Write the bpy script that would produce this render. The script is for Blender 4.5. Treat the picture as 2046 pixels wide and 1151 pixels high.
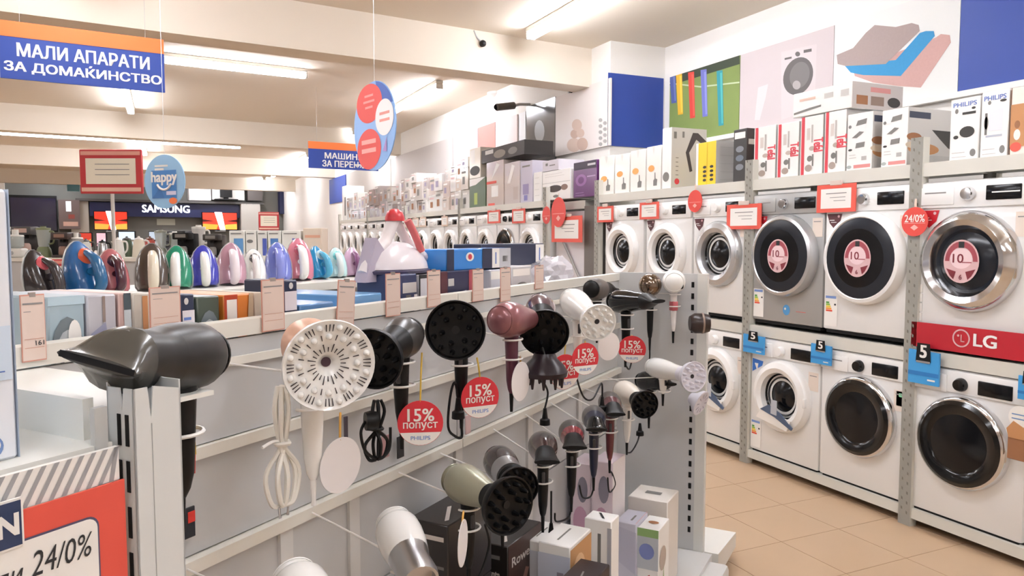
import bpy, bmesh, math, random
from mathutils import Matrix, Vector, Euler
import numpy as np

for _o in list(bpy.data.objects):
    bpy.data.objects.remove(_o, do_unlink=True)
SC = bpy.context.scene
COL = SC.collection
random.seed(7)

# ---------------------------------------------------------------- camera
FPX, HCAM = 1500.0, 1.54          # focal length in pixels of the 2046 px frame, eye height in metres
YAW = math.radians(24.8)          # camera heading, clockwise from +Y (the direction of the washing machine wall)
PITCH = math.atan((575.5 - 475.0) / FPX)
cam_d = bpy.data.cameras.new('camera')
cam = bpy.data.objects.new('camera', cam_d)
COL.objects.link(cam)
cam_d.sensor_fit = 'HORIZONTAL'
cam_d.sensor_width = 36.0
cam_d.lens = 36.0 * FPX / 2046.0
cam_d.clip_start = 0.02
cam.location = (0, 0, HCAM)
cam.rotation_euler = (math.radians(90) - PITCH, 0, -YAW)
SC.camera = cam

# ---------------------------------------------------------------- world and exposure
world = bpy.data.worlds.new('world')
SC.world = world
world.use_nodes = True
world.node_tree.nodes['Background'].inputs[0].default_value = (1, 0.97, 0.93, 1)
world.node_tree.nodes['Background'].inputs[1].default_value = 0.4
vs = SC.view_settings
vs.view_transform = 'Standard'
vs.look = 'None'
vs.gamma = 1.0
vs.use_curve_mapping = False
vs.exposure = 0.58
TUBE_POWER = 34.0                 # emission strength of the fluorescent tubes

# ---------------------------------------------------------------- pixels to directions
FH = Vector((math.sin(YAW), math.cos(YAW), 0))
RH = Vector((math.cos(YAW), -math.sin(YAW), 0))
ZU = Vector((0, 0, 1))
FWD = FH * math.cos(PITCH) - ZU * math.sin(PITCH)
CUP = ZU * math.cos(PITCH) + FH * math.sin(PITCH)
CAM = Vector((0, 0, HCAM))

def ray(x, y):
    return FWD + RH * ((x - 1023.0) / FPX) + CUP * ((575.5 - y) / FPX)
def on_x(x, y, X):
    r = ray(x, y); return CAM + r * (X / r.x)
def on_y(x, y, Y):
    r = ray(x, y); return CAM + r * (Y / r.y)
def on_z(x, y, z):
    r = ray(x, y); return CAM + r * ((z - HCAM) / r.z)
def at_depth(x, y, d):
    r = ray(x, y); return CAM + r * (d / r.dot(FH))

GA = YAW + math.radians(27.7)     # heading of the hair dryer gondola
GU = Vector((math.sin(GA), math.cos(GA), 0))
GV = Vector((math.cos(GA), -math.sin(GA), 0))
GP = Vector((0.021, 1.462, 0))    # a point at the foot of its back panel
GROT = math.radians(90) - GA
GM = Matrix.Translation(GP) @ Matrix.Rotation(GROT, 4, 'Z')   # local: x along, y = -v (behind), z up
def on_g(x, y, v):
    r = ray(x, y); t = ((GP - CAM).dot(GV) + v) / r.dot(GV); return CAM + r * t
def g_local(p):
    return GM.inverted() @ p
BA = math.radians(83.6)           # heading of the ceiling beams
BU = Vector((math.sin(BA), math.cos(BA), 0))
BV = Vector((-BU.y, BU.x, 0))
BROT = math.radians(90) - BA

# ---------------------------------------------------------------- materials
_mats = {}
def lin(h):
    h = h.lstrip('#')
    o = []
    for i in (0, 2, 4):
        c = int(h[i:i + 2], 16) / 255.0
        o.append(c / 12.92 if c <= 0.04045 else ((c + 0.055) / 1.055) ** 2.4)
    return (o[0], o[1], o[2], 1.0)
def mat(col, rough=0.45, metal=0.0, emit=0.0, noise=0.0, alpha=None, trans=0.0, bump=0.0, scale=30.0, coat=0.0, spec=0.5):
    key = (col, rough, metal, emit, noise, alpha, trans, bump, scale, coat, spec)
    if key in _mats:
        return _mats[key]
    m = bpy.data.materials.new('m_%s_%d' % (col.lstrip('#'), len(_mats)))
    m.use_nodes = True
    nt = m.node_tree
    b = nt.nodes['Principled BSDF']
    c = lin(col)
    b.inputs['Base Color'].default_value = c
    b.inputs['Roughness'].default_value = rough
    b.inputs['Metallic'].default_value = metal
    b.inputs['Specular IOR Level'].default_value = spec
    if coat:
        b.inputs['Coat Weight'].default_value = coat
        b.inputs['Coat Roughness'].default_value = 0.08
    if trans:
        b.inputs['Transmission Weight'].default_value = trans
        b.inputs['IOR'].default_value = 1.3
    if alpha is not None:
        b.inputs['Alpha'].default_value = alpha
    if emit:
        b.inputs['Emission Color'].default_value = c
        b.inputs['Emission Strength'].default_value = emit
    if noise or bump:
        tc = nt.nodes.new('ShaderNodeTexCoord')
        nz = nt.nodes.new('ShaderNodeTexNoise')
        nz.inputs['Scale'].default_value = scale
        nz.inputs['Detail'].default_value = 3
        nt.links.new(tc.outputs['Object'], nz.inputs['Vector'])
        if noise:
            mx = nt.nodes.new('ShaderNodeMix'); mx.data_type = 'RGBA'
            mx.inputs['A'].default_value = tuple(k * (1 - noise) for k in c[:3]) + (1,)
            mx.inputs['B'].default_value = tuple(min(1, k * (1 + noise)) for k in c[:3]) + (1,)
            nt.links.new(nz.outputs['Fac'], mx.inputs['Factor'])
            nt.links.new(mx.outputs['Result'], b.inputs['Base Color'])
        if bump:
            bp = nt.nodes.new('ShaderNodeBump')
            bp.inputs['Strength'].default_value = bump
            bp.inputs['Distance'].default_value = 0.002
            nt.links.new(nz.outputs['Fac'], bp.inputs['Height'])
            nt.links.new(bp.outputs['Normal'], b.inputs['Normal'])
    _mats[key] = m
    return m

# ---------------------------------------------------------------- mesh collector
_text = {}
def text_geo(s, bold=0.0):
    k = (s, bold)
    if k not in _text:
        cu = bpy.data.curves.new('t', 'FONT')
        cu.body = s; cu.size = 1.0; cu.align_x = 'CENTER'; cu.align_y = 'CENTER'
        cu.offset = bold; cu.resolution_u = 3
        ob = bpy.data.objects.new('t', cu)
        me = bpy.data.meshes.new_from_object(ob)
        vv = [v.co.copy() for v in me.vertices]
        ff = [tuple(p.vertices) for p in me.polygons]
        bpy.data.objects.remove(ob); bpy.data.curves.remove(cu); bpy.data.meshes.remove(me)
        xs = [v.x for v in vv]; ys = [v.y for v in vv]
        x0, x1, y0, y1 = min(xs), max(xs), min(ys), max(ys)
        vv = [((v.x - x0) / (x1 - x0) - 0.5, (v.y - y0) / (y1 - y0) - 0.5) for v in vv]
        _text[k] = (vv, ff)
    return _text[k]

class MB:
    def __init__(s):
        s.v = []; s.f = []; s.m = []; s.mats = []
    def mi(s, m):
        if m not in s.mats: s.mats.append(m)
        return s.mats.index(m)
    def add(s, vs, fs, m, M=None):
        o = len(s.v)
        for p in vs:
            p = Vector(p)
            s.v.append(M @ p if M is not None else p)
        k = s.mi(m)
        for f in fs:
            s.f.append(tuple(i + o for i in f)); s.m.append(k)
        return s
    def box(s, lo, hi, m, M=None):
        x0, y0, z0 = lo; x1, y1, z1 = hi
        vs = [(x0,y0,z0),(x1,y0,z0),(x1,y1,z0),(x0,y1,z0),(x0,y0,z1),(x1,y0,z1),(x1,y1,z1),(x0,y1,z1)]
        fs = [(0,3,2,1),(4,5,6,7),(0,1,5,4),(1,2,6,5),(2,3,7,6),(3,0,4,7)]
        return s.add(vs, fs, m, M)
    def rbox(s, lo, hi, m, r=0.01, seg=2, M=None):
        bm = bmesh.new()
        bmesh.ops.create_cube(bm, size=1.0)
        for v in bm.verts:
            v.co = Vector([(lo[i] + hi[i]) / 2 + v.co[i] * (hi[i] - lo[i]) for i in range(3)])
        bmesh.ops.bevel(bm, geom=bm.edges[:], offset=r, segments=seg, affect='EDGES', profile=0.5)
        bm.verts.index_update()
        s.add([v.co.copy() for v in bm.verts], [tuple(v.index for v in f.verts) for f in bm.faces], m, M)
        bm.free()
        return s
    def lathe(s, prof, m, n=24, axis='z', M=None, sy=1.0, sz=1.0):
        # prof: (radius, height) list; closed with fans where radius is 0
        vs = []; fs = []; rings = []
        for r, h in prof:
            if r < 1e-6:
                rings.append([len(vs)]); vs.append((0, 0, h))
            else:
                rings.append(list(range(len(vs), len(vs) + n)))
                for i in range(n):
                    a = 2 * math.pi * i / n
                    vs.append((r * math.cos(a) * sy, r * math.sin(a) * sz, h))
        for A, B in zip(rings, rings[1:]):
            if len(A) == 1 and len(B) == 1: continue
            for i in range(n):
                j = (i + 1) % n
                if len(A) == 1: fs.append((A[0], B[j], B[i]))
                elif len(B) == 1: fs.append((A[i], A[j], B[0]))
                else: fs.append((A[i], A[j], B[j], B[i]))
        if axis == 'x':      # height -> +x, ring: cos -> -z? keep right handed
            vs = [(h, a, b) for (a, b, h) in vs]
        elif axis == '-y':
            vs = [(a, -h, b) for (a, b, h) in vs]
            fs = [f for f in fs]
        return s.add(vs, fs, m, M)
    def tube(s, pts, r, m, n=8, M=None, cap=True):
        pts = [Vector(p) for p in pts]
        rs = r if isinstance(r, (list, tuple)) else [r] * len(pts)
        vs = []; fs = []
        up = None
        for i, p in enumerate(pts):
            t = (pts[min(i + 1, len(pts) - 1)] - pts[max(i - 1, 0)])
            if t.length < 1e-9: t = Vector((0, 0, 1))
            t.normalize()
            if up is None:
                up = Vector((0, 0, 1)) if abs(t.z) < 0.9 else Vector((1, 0, 0))
            a = t.cross(up)
            if a.length < 1e-6: a = t.orthogonal()
            a.normalize(); b = a.cross(t).normalized(); up = b
            for k in range(n):
                q = 2 * math.pi * k / n
                vs.append(p + (a * math.cos(q) + b * math.sin(q)) * rs[i])
        for i in range(len(pts) - 1):
            for k in range(n):
                l = (k + 1) % n
                fs.append((i * n + k, i * n + l, (i + 1) * n + l, (i + 1) * n + k))
        if cap:
            fs.append(tuple(range(n))[::-1]); fs.append(tuple(range((len(pts) - 1) * n, len(pts) * n)))
        return s.add(vs, fs, m, M)
    def prism(s, poly, d0, d1, m, M=None):
        # poly in local x,z; extruded along y from d0 to d1 (d0 < d1), front face at d0
        n = len(poly)
        ar = sum(poly[i][0] * poly[(i + 1) % n][1] - poly[(i + 1) % n][0] * poly[i][1] for i in range(n))
        if ar < 0: poly = poly[::-1]
        vs = [(x, d0, z) for x, z in poly] + [(x, d1, z) for x, z in poly]
        fs = [tuple(range(n)), tuple(range(2 * n - 1, n - 1, -1))]
        for i in range(n):
            j = (i + 1) % n
            fs.append((j, i, i + n, j + n))
        return s.add(vs, fs, m, M)
    def flat(s, poly, y, m, M=None):
        n = len(poly)
        ar = sum(poly[i][0] * poly[(i + 1) % n][1] - poly[(i + 1) % n][0] * poly[i][1] for i in range(n))
        if ar < 0: poly = poly[::-1]
        return s.add([(x, y, z) for x, z in poly], [tuple(range(n))], m, M)
    def rect(s, x0, z0, x1, z1, y, m, M=None):
        return s.flat([(x0, z0), (x1, z0), (x1, z1), (x0, z1)], y, m, M)
    def ell(s, cx, cz, rx, rz, y, m, n=24, M=None):
        return s.flat([(cx + rx * math.cos(2 * math.pi * i / n), cz + rz * math.sin(2 * math.pi * i / n)) for i in range(n)], y, m, M)
    def text(s, txt, cx, cz, w, h, y, m, bold=0.0, M=None, rot=0.0, slant=0.0):
        vv, ff = text_geo(txt)
        c, q = math.cos(rot), math.sin(rot)
        for k, (dx, dz) in enumerate(((0, 0),) if not bold else ((-1, -.5), (-1, .5), (1, -.5), (1, .5), (0, 0))):
            out = []
            for a, b in vv:
                x, z = a * w + slant * b * h + dx * bold * h, b * h + dz * bold * h
                out.append((cx + x * c - z * q, y - k * 0.00004, cz + x * q + z * c))
            s.add(out, ff, m, M)
        return s
    def mesh(s, name, smooth=38):
        me = bpy.data.meshes.new(name)
        me.from_pydata([tuple(p) for p in s.v], [], s.f)
        for m in s.mats: me.materials.append(m)
        me.polygons.foreach_set('material_index', s.m)
        if smooth:
            me.polygons.foreach_set('use_smooth', [True] * len(s.f))
            me.set_sharp_from_angle(angle=math.radians(smooth))
        me.update()
        return me
    def build(s, name, parent=None, M=None, smooth=38):
        o = bpy.data.objects.new(name, s.mesh(name, smooth))
        COL.objects.link(o)
        if parent is not None: o.parent = parent
        if M is not None: o.matrix_local = M
        return o

def tag(o, label=None, cat=None, group=None, kind=None):
    if label: o['label'] = label
    if cat: o['category'] = cat
    if group: o['group'] = group
    if kind: o['kind'] = kind
    return o
def thing(name, label, cat, M, group=None):
    o = bpy.data.objects.new(name, None)
    o.empty_display_size = 0.05
    COL.objects.link(o)
    o.matrix_world = M
    return tag(o, label, cat, group)
def struct(name, mb, label=None, M=None, smooth=0):
    return tag(mb.build(name, None, M, smooth), label, None, None, 'structure')
def part(name, mesh, parent, M=None, label=None):
    o = bpy.data.objects.new(name, mesh)
    COL.objects.link(o); o.parent = parent
    if M is not None: o.matrix_local = M
    if label: o['label'] = label
    return o
def dup(root, M, label=None, group=None):
    r = root.copy(); COL.objects.link(r); r.matrix_world = M
    if label: r['label'] = label
    if group: r['group'] = group
    for ch in root.children:
        c = ch.copy(); COL.objects.link(c); c.parent = r
        for g in ch.children:
            d = g.copy(); COL.objects.link(d); d.parent = c
    return r
def frame(o, xa, ya):
    xa = Vector(xa).normalized(); ya = Vector(ya).normalized(); za = xa.cross(ya).normalized(); ya = za.cross(xa)
    M = Matrix.Identity(4)
    for i in range(3):
        M[i][0] = xa[i]; M[i][1] = ya[i]; M[i][2] = za[i]; M[i][3] = o[i]
    return M
def bez(p0, p1, p2, p3, n=10):
    p0, p1, p2, p3 = map(Vector, (p0, p1, p2, p3))
    return [((1 - t) ** 3) * p0 + 3 * ((1 - t) ** 2) * t * p1 + 3 * (1 - t) * t * t * p2 + t ** 3 * p3 for t in [i / n for i in range(n + 1)]]
def spline(pts, n=6):
    pts = [Vector(p) for p in pts]
    out = []
    for i in range(len(pts) - 1):
        a = pts[max(i - 1, 0)]; b = pts[i]; c = pts[i + 1]; d = pts[min(i + 2, len(pts) - 1)]
        for k in range(n):
            t = k / n
            out.append(0.5 * ((2 * b) + (c - a) * t + (2 * a - 5 * b + 4 * c - d) * t * t + (3 * b - a - 3 * c + d) * t ** 3))
    out.append(pts[-1])
    return out
WROT = Matrix.Rotation(-math.pi / 2, 4, 'Z')     # wall things: local x = -Y (to the right seen from the aisle), local y = +X (into the wall)
def WM(X, Y, z): return Matrix.Translation((X, Y, z)) @ WROT

# common materials
WHITE = mat('#eceae6', 0.35)
PAPER = mat('#efece6', 0.6)
CARD = mat('#e9e6e2', 0.5, noise=0.02, scale=12)
GREY = mat('#b9bbbd', 0.4)
RACKC = mat('#d6d4ca', 0.45, noise=0.03, scale=8)
GOND = mat('#d3d2cf', 0.45, noise=0.02, scale=6)
BLACK = mat('#0b0b0c', 0.42, spec=0.28)
GLOSSB = mat('#0a0a0b', 0.14, spec=0.5)
DARK = mat('#161515', 0.7, spec=0.25)
CHROME = mat('#d8d8da', 0.12, metal=1.0)
STEEL = mat('#bfc0c2', 0.28, metal=1.0)
RED = mat('#d5352c', 0.5)
SIGNRED = mat('#e05a4a', 0.5)
BLUE = mat('#2c489c', 0.5)
ORANGE = mat('#f27a3c', 0.5)
PINKP = mat('#e3cbb9', 0.6)
GREYTXT = mat('#8b8886', 0.6)
DKTXT = mat('#2a2a2c', 0.6)
# ================================================================ the room
XN, XF, YSTEP = 4.95, 4.26, 6.78       # right wall: near part, far part and where it steps forward
ZC, ZB = 3.58, 3.17                    # ceiling and underside of the beams
XL, Y0, Y1 = -15.0, -4.5, 34.0

TILE = mat('#b89d80', 0.35, noise=0.05, scale=3, bump=0.02)
JOINT = mat('#8f7760', 0.8)
CEIL = mat('#e8ddcd', 0.8, noise=0.015, scale=1.2)
WALL = mat('#eeeae4', 0.75, noise=0.015, scale=1.5)

fl = MB().box((XL, Y0, -0.1), (XN + 0.3, Y1, -0.004), JOINT)
floor = struct('floor', fl, 'beige tiled shop floor')
tile_me = MB().box((-0.1985, -0.1985, -0.004), (0.1985, 0.1985, 0.0), TILE).mesh('tile', 0)
nt_ = 0
for i in range(13):
    for j in range(22):
        part('tile', tile_me, floor, Matrix.Translation((-0.6 + i * 0.4, -0.2 + j * 0.4, 0)))
rest = MB()
for (a, b, c, d) in ((XL, Y0, -0.8, Y1), (-0.8, Y0, XN + .3, -0.4), (-0.8, 8.6, XN + .3, Y1), (4.4, -0.4, XN + .3, 8.6)):
    rest.box((a, b, -0.004), (c, d, 0.0), TILE)
r_ = rest.build('tile_field', floor, None, 0); r_['kind'] = 'stuff'

struct('ceiling', MB().box((XL, Y0, ZC), (XN + 0.3, Y1, ZC + 0.2), CEIL), 'off white plastered ceiling')
for k, (pv, lab) in enumerate(((-0.1, 'white ceiling beam over the near aisle'), (6.64, 'white ceiling beam behind the blue small appliance sign'), (13.85, 'white ceiling beam above the far washing machines'), (20.1, 'white ceiling beam deep in the shop'), (26.8, 'white ceiling beam before the television wall'))):
    M = Matrix.Translation(BV * pv) @ Matrix.Rotation(BROT, 4, 'Z')
    struct('trim_%d' % (k + 1), MB().box((-17, 0, ZB), (8.0, 0.32, ZC), CEIL), lab, M)

w = MB()
w.box((XN, Y0, 0), (XN + 0.25, YSTEP, ZC), WALL)
w.box((XF, YSTEP, 0), (XN + 0.25, Y1, ZC), WALL)
struct('wall_right', w, 'white shop wall behind the washing machine racks')
struct('wall_left', MB().box((XL - 0.2, Y0, 0), (XL, Y1, ZC), WALL), 'white shop wall')
struct('wall_back', MB().box((XL, Y0 - 0.2, 0), (XN + .3, Y0, ZC), WALL), 'white shop wall facing the television department')
FW0 = at_depth(330, 430, 27.4)
FARM = Matrix.Translation((FW0.x, FW0.y, 0)) @ Matrix.Rotation(BROT, 4, 'Z')       # local x along the far wall, y away
GREYW = mat('#6f706c', 0.7, noise=0.03, scale=1)
struct('wall_front', MB().box((-14, 0, 0), (7, 0.2, ZC), GREYW), 'grey far wall of the television department', FARM)

# ---------------------------------------------------------------- fluorescent fittings
TUBE = mat('#f2f5ff', 0.5, emit=TUBE_POWER)
HOUS = mat('#e6e2da', 0.5)
_lamp = {}
def ceiling_light(p, length, rot, label, group=None):
    if length not in _lamp:
        h = MB().rbox((-length / 2 - 0.02, -0.05, 0.035), (length / 2 + 0.02, 0.05, ZC - 3.5 + 0.0), HOUS, 0.008)
        d = MB().rbox((-length / 2, -0.045, -0.03), (length / 2, 0.045, 0.033), TUBE, 0.02, 3)
        c = MB().rbox((-0.012, -0.047, -0.031), (0.012, 0.047, 0.034), HOUS, 0.006)
        _lamp[length] = (h.mesh('housing'), d.mesh('diffuser'), c.mesh('end_cap'))
    t = thing('ceiling_light', label, 'ceiling light', Matrix.Translation((p[0], p[1], 3.5)) @ Matrix.Rotation(rot, 4, 'Z'), group)
    h, d, c = _lamp[length]
    part('housing', h, t); part('diffuser', d, t)
    for s in (-1, 1): part('end_cap', c, t, Matrix.Translation((s * (length / 2 + 0.012), 0, 0)))
    return t
RY = math.radians(90)
ceiling_light((3.30, 5.45), 2.5, RY, 'long fluorescent light above the towel poster, parallel to the washing machine wall')
ceiling_light((3.30, 10.6), 2.4, RY, 'fluorescent light behind the tall oval hanging sign')
ceiling_light((3.20, 19.9), 2.5, RY, 'fluorescent light beside the blue washing machine sign')
ceiling_light((3.12, 28.2), 3.0, RY, 'small distant fluorescent light over the television department, row along the washing machine wall')
ceiling_light((0.83, 9.38), 1.56, BROT, 'fluorescent light crosswise behind the blue small appliance sign')
ceiling_light((-0.62, 17.2), 4.35, BROT, 'very long crosswise fluorescent light above the red price board')
ceiling_light((-0.42, 12.1), 2.4, RY, 'fluorescent light just below the blue small appliance sign, pointing away')
ceiling_light((-0.36, 18.75), 2.2, RY, 'fluorescent light running down behind the blue oval hanging sign')
ceiling_light((1.2, 29.15), 2.0, BROT, 'distant crosswise fluorescent light beside the blue oval hanging sign')
ceiling_light((-3.2, 28.2), 2.4, RY, 'small distant fluorescent light above the dark television')
for x, y in ((3.3, 0.9), (-0.4, 5.0), (-0.4, -0.6), (1.5, 2.6), (1.5, -1.8), (-4.2, 5.0), (-4.2, 11.5), (-4.2, -0.5), (-8.5, 3.0), (-8.5, 9.0), (-8.5, 15.0), (-5.0, 20.0), (-8.5, 22.0), (-12, 12.0), (3.3, 15.4), (3.2, 24.0), (-12.0, 5.0)):
    ceiling_light((x, y), 2.4, RY, 'white fluorescent light on the ceiling in a regular shop row', 'shop lights out of view')

# ---------------------------------------------------------------- racks with washing machines
XW = 3.59                     # fronts of the washing machines
ZUW, ZM, ZS = 0.975, 0.93, 1.925     # foot of upper machines, mid shelf, top of the box shelf
SLOT = mat('#8b8779', 0.8)
def rack(label, ys, ysolid):
    t = thing('storage_rack', label, 'rack', Matrix.Translation((XW, ys[0], 0)))
    up = MB(); up.box((-0.02, -0.036, 0), (0.03, 0.036, 2.06), RACKC); up.box((-0.02, -0.036, 0), (-0.016, 0.036, 2.06), RACKC)
    um = up.mesh('upright', 0)
    ho = MB()
    for k in range(38):
        for s in (-1, 1):
            z = 0.06 + k * 0.053 + (0.0 if s < 0 else 0.02)
            ho.add([(-0.0215, s * 0.015 - 0.0045, z), (-0.0215, s * 0.015 + 0.0045, z + 0.005), (-0.0215, s * 0.015 + 0.0045, z + 0.020), (-0.0215, s * 0.015 - 0.0045, z + 0.015)], [(0, 3, 2, 1)], SLOT)
    hm = ho.mesh('slots', 0)
    for y in ys:
        u = part('upright', um, t, Matrix.Translation((0, y - ys[0], 0)))
        h = part('slots', hm, u); h['kind'] = 'stuff'
        part('upright', um, t, Matrix.Translation((0.6, y - ys[0], 0)))
    for a, b in zip(ys, ys[1:]):
        L = b - a
        for z0, z1, nm in ((0.045, 0.10, 'base_beam'), (0.885, 0.955, 'beam'), (1.855, 1.925, 'beam')):
            MB().box((-0.012, 0.034, z0), (0.03, L - 0.034, z1), RACKC).build(nm, t, Matrix.Translation((0, a - ys[0], 0)), 0)
        for z in (0.09, 0.945, 1.915):
            MB().box((0.03, 0.01, z - 0.02), (0.62, L - 0.01, z), RACKC).build('shelf', t, Matrix.Translation((0, a - ys[0], 0)), 0)
    MB().box((0.60, 0, 0.1), (0.615, ys[-1] - ys[0], 1.85), DARK).build('back_panel', t, None, 0)
    return t
rack('perforated grey steel rack holding the nearest washing machines', [1.46, 2.70, 3.94, 5.90], None)
rack('grey steel rack holding the far washing machines beyond the dark pillar', [6.93, 9.42, 11.92, 14.42, 17.0], None)

# pillar and panels between the racks
MB_ = MB().box((XW + 0.06, 5.96, 0), (XF, 6.25, 1.84), mat('#6d6762', 0.6)); struct('trim_8', MB_, 'dark grey pillar between the two washing machine racks')
t = thing('divider_board', 'pale upright board with a diagonal strut beside the dark pillar', 'panel', Matrix.Translation((XW + .1, 6.27, 0)))
MB().box((0, 0, 0.0), (0.02, 0.62, 1.8), mat('#d8d4d6', 0.5)).build('board', t, None, 0)
MB().tube([(-0.02, 0.55, 1.62), (-0.02, 0.06, 1.10)], 0.012, mat('#8d8983', 0.5)).build('strut', t)
MB().box((-0.02, 0.0, 1.82), (0.55, 0.64, 1.9), RACKC).build('shelf', t, None, 0)

def arc_ring(mb, prof, m, n=40, M=None):
    mb.lathe(prof, m, n, '-y', M)
WBODY = mat('#e8e7e4', 0.3, coat=0.3)
WPAN = mat('#f0efec', 0.25)
SILV = mat('#a9a9a9', 0.35, metal=0.55)
SILVP = mat('#a9a9a7', 0.35, metal=0.3)
DOORG = mat('#0c0d10', 0.16, spec=0.35)
DOORG2 = mat('#24272d', 0.2, spec=0.35)
DRUM = mat('#45474a', 0.3, metal=0.6)
RINGW = mat('#efeeeb', 0.25, coat=0.4)
RINGS = mat('#c3c4c5', 0.25, metal=0.7)
WINE = mat('#7b2430', 0.5)
BADGE = mat('#c8232f', 0.45)
STICK = mat('#d8b3b4', 0.5)
STICKR = mat('#a04650', 0.5)
def washer(label, Y, z, kind, h=0.85, extras=(), group=None, body=None):
    body = body or WBODY
    t = thing('washing_machine', label, 'washing machine', WM(XW, Y, z), group)
    W = 0.296
    b = MB(); b.rbox((-W, 0.0, 0.02), (W, 0.56, h), body, 0.012)
    b.box((-W + .02, .01, 0), (W - .02, .5, .03), DARK)
    b.build('cabinet', t)
    fp = MB()
    ph_ = 0.135 if h >= 0.84 else 0.118
    fp.rbox((-W + .002, -0.012, h - ph_), (W - .002, 0.01, h - 0.006), body if body is SILVP else WPAN, 0.006)
    fp.build('control_panel', t)
    d = MB(); d.rbox((-W + .02, -0.019, h - 0.12), (-0.09, -0.008, h - 0.03), WPAN if body is WBODY else SILVP, 0.005)
    d.rect(-W + .05, h - 0.055, -0.13, h - 0.062, -0.0195, GREYTXT)
    d.build('detergent_drawer', t)
    k = MB(); k.lathe([(0, 0), (0.034, 0), (0.034, 0.012), (0.027, 0.03), (0, 0.031)], CHROME if kind in ('chrome', 'black') else (GLOSSB if kind == 'blackring' else WPAN), 24, '-y', Matrix.Translation((-0.015, -0.012, h - 0.07)))
    k.build('knob', t)
    s = MB(); s.rbox((0.07, -0.018, h - 0.105), (0.235, -0.008, h - 0.035), DOORG, 0.004)
    if kind == 'chrome': s.rect(0.10, h - 0.066, 0.23, h - 0.072, -0.0185, WPAN)
    s.build('display', t)
    low = h < 0.84
    cz = 0.43 if low else 0.45
    DM = Matrix.Translation((0.0, 0.0, cz)) @ Matrix.Diagonal(((1.03, 1, 1.03, 1) if low and kind == 'blackring' else (.95, 1, .95, 1) if kind == 'chrome' else (1, 1, 1, 1)))
    door = MB()
    if kind == 'black':
        door.lathe([(0.262, 0), (0.262, 0.035), (0.25, 0.06), (0.232, 0.066), (0.225, 0.058)], RINGW if body is WBODY else RINGS, 48, '-y', DM)
        door.lathe([(0.229, 0.06), (0.17, 0.068), (0.165, 0.0675)], DOORG2, 48, '-y', DM)
        door.lathe([(0.165, 0.0675), (0.08, 0.072), (0, 0.073)], DOORG, 48, '-y', DM)
    elif kind == 'chrome':
        door.lathe([(0.262, 0), (0.262, 0.02), (0.245, 0.055), (0.215, 0.075), (0.185, 0.066), (0.165, 0.035)], CHROME, 48, '-y', DM)
        door.lathe([(0.168, 0.036), (0.15, 0.03), (0.12, 0.05), (0.06, 0.066), (0, 0.068)], DOORG2, 48, '-y', DM)
    elif kind == 'blackring':
        door.lathe([(0.225, 0), (0.225, 0.03), (0.217, 0.045), (0.208, 0.05)], CHROME, 48, '-y', DM)
        door.lathe([(0.209, 0.048), (0.19, 0.062), (0.155, 0.06), (0.14, 0.048)], GLOSSB, 48, '-y', DM)
        door.lathe([(0.14, 0.048), (0.07, 0.058), (0, 0.06)], DOORG, 48, '-y', DM)
    else:
        rm = RINGS if kind == 'grey' else RINGW
        door.lathe([(0.235, 0), (0.235, 0.02), (0.22, 0.045), (0.185, 0.058), (0.155, 0.045), (0.148, 0.02), (0.146, -0.02)], rm, 48, '-y', DM)
        door.lathe([(0.147, 0.012), (0.13, -0.01), (0.10, 0.0), (0.05, 0.02), (0, 0.024)], DOORG, 40, '-y', DM)
        door.lathe([(0.128, 0.0), (0.122, 0.012), (0.116, 0.0)], DRUM, 32, '-y', DM)
        door.rbox((0.205, -0.05, cz - .03), (0.225, -0.03, cz + .03), rm, 0.004)
    door.build('door', t)
    for e in extras:
        if e == 'ten':
            p = MB(); y = 0.0
            p.ell(0, 0.0, 0.075, 0.088, y, STICK, 32)
            p.flat([(math.cos(a) * 0.069, 0.0 + math.sin(a) * 0.081) for a in [math.radians(q) for q in range(0, 181, 12)]] + [(math.cos(a) * 0.05, 0.0 + math.sin(a) * 0.058) for a in [math.radians(q) for q in range(180, -1, -12)]], y - 0.0006, STICKR)
            p.rect(-0.012, 0.0 + 0.055, 0.012, 0.0 + 0.08, y - 0.001, DKTXT)
            p.ell(0, 0.0 + 0.012, 0.047, 0.042, y - 0.0008, mat('#ecd0d2', 0.5), 24)
            p.text('10', -0.012, 0.0 + 0.012, 0.045, 0.036, y - 0.0015, WINE, 0.02)
            p.rect(0.005, 0.0 - 0.002, 0.045, 0.0 - 0.006, y - 0.0015, STICKR)
            p.flat([(-0.062, 0.0 - 0.03), (-0.02, 0.0 - 0.042), (-0.03, 0.0 - 0.074), (-0.045, 0.0 - 0.06)], y - 0.0008, WINE)
            p.flat([(0.062, 0.0 - 0.03), (0.02, 0.0 - 0.042), (0.03, 0.0 - 0.074), (0.045, 0.0 - 0.06)], y - 0.0008, WINE)
            p.text('6', 0, 0.0 - 0.064, 0.012, 0.02, y - 0.0015, WINE, 0.02)
            tag(p.build('door_sticker', t, Matrix.Translation((0, -0.0745, cz)) @ Matrix.Scale(1.2, 4), 0), 'round pink and wine red sticker reading 10')
        if e == 'energy':
            p = MB(); p.rect(-W + .012, 0.04, -W + .105, 0.225, -0.0015, PAPER)
            p.rect(-W + .018, 0.205, -W + .095, 0.22, -0.0022, mat('#7590c8', 0.5))
            for q, c in enumerate(('#4c9a3c', '#8fbf3a', '#f0d032', '#ee9a2e', '#df4a2c')):
                z0 = 0.185 - q * 0.012
                p.rect(-W + .022, z0 - 0.010, -W + .045 + q * 0.006, z0, -0.0022, mat(c, 0.5))
            p.rect(-W + .082, 0.165, -W + .095, 0.175, -0.0022, DKTXT)
            tag(p.build('energy_label', t, None, 0), 'energy efficiency label with coloured arrows')
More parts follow.
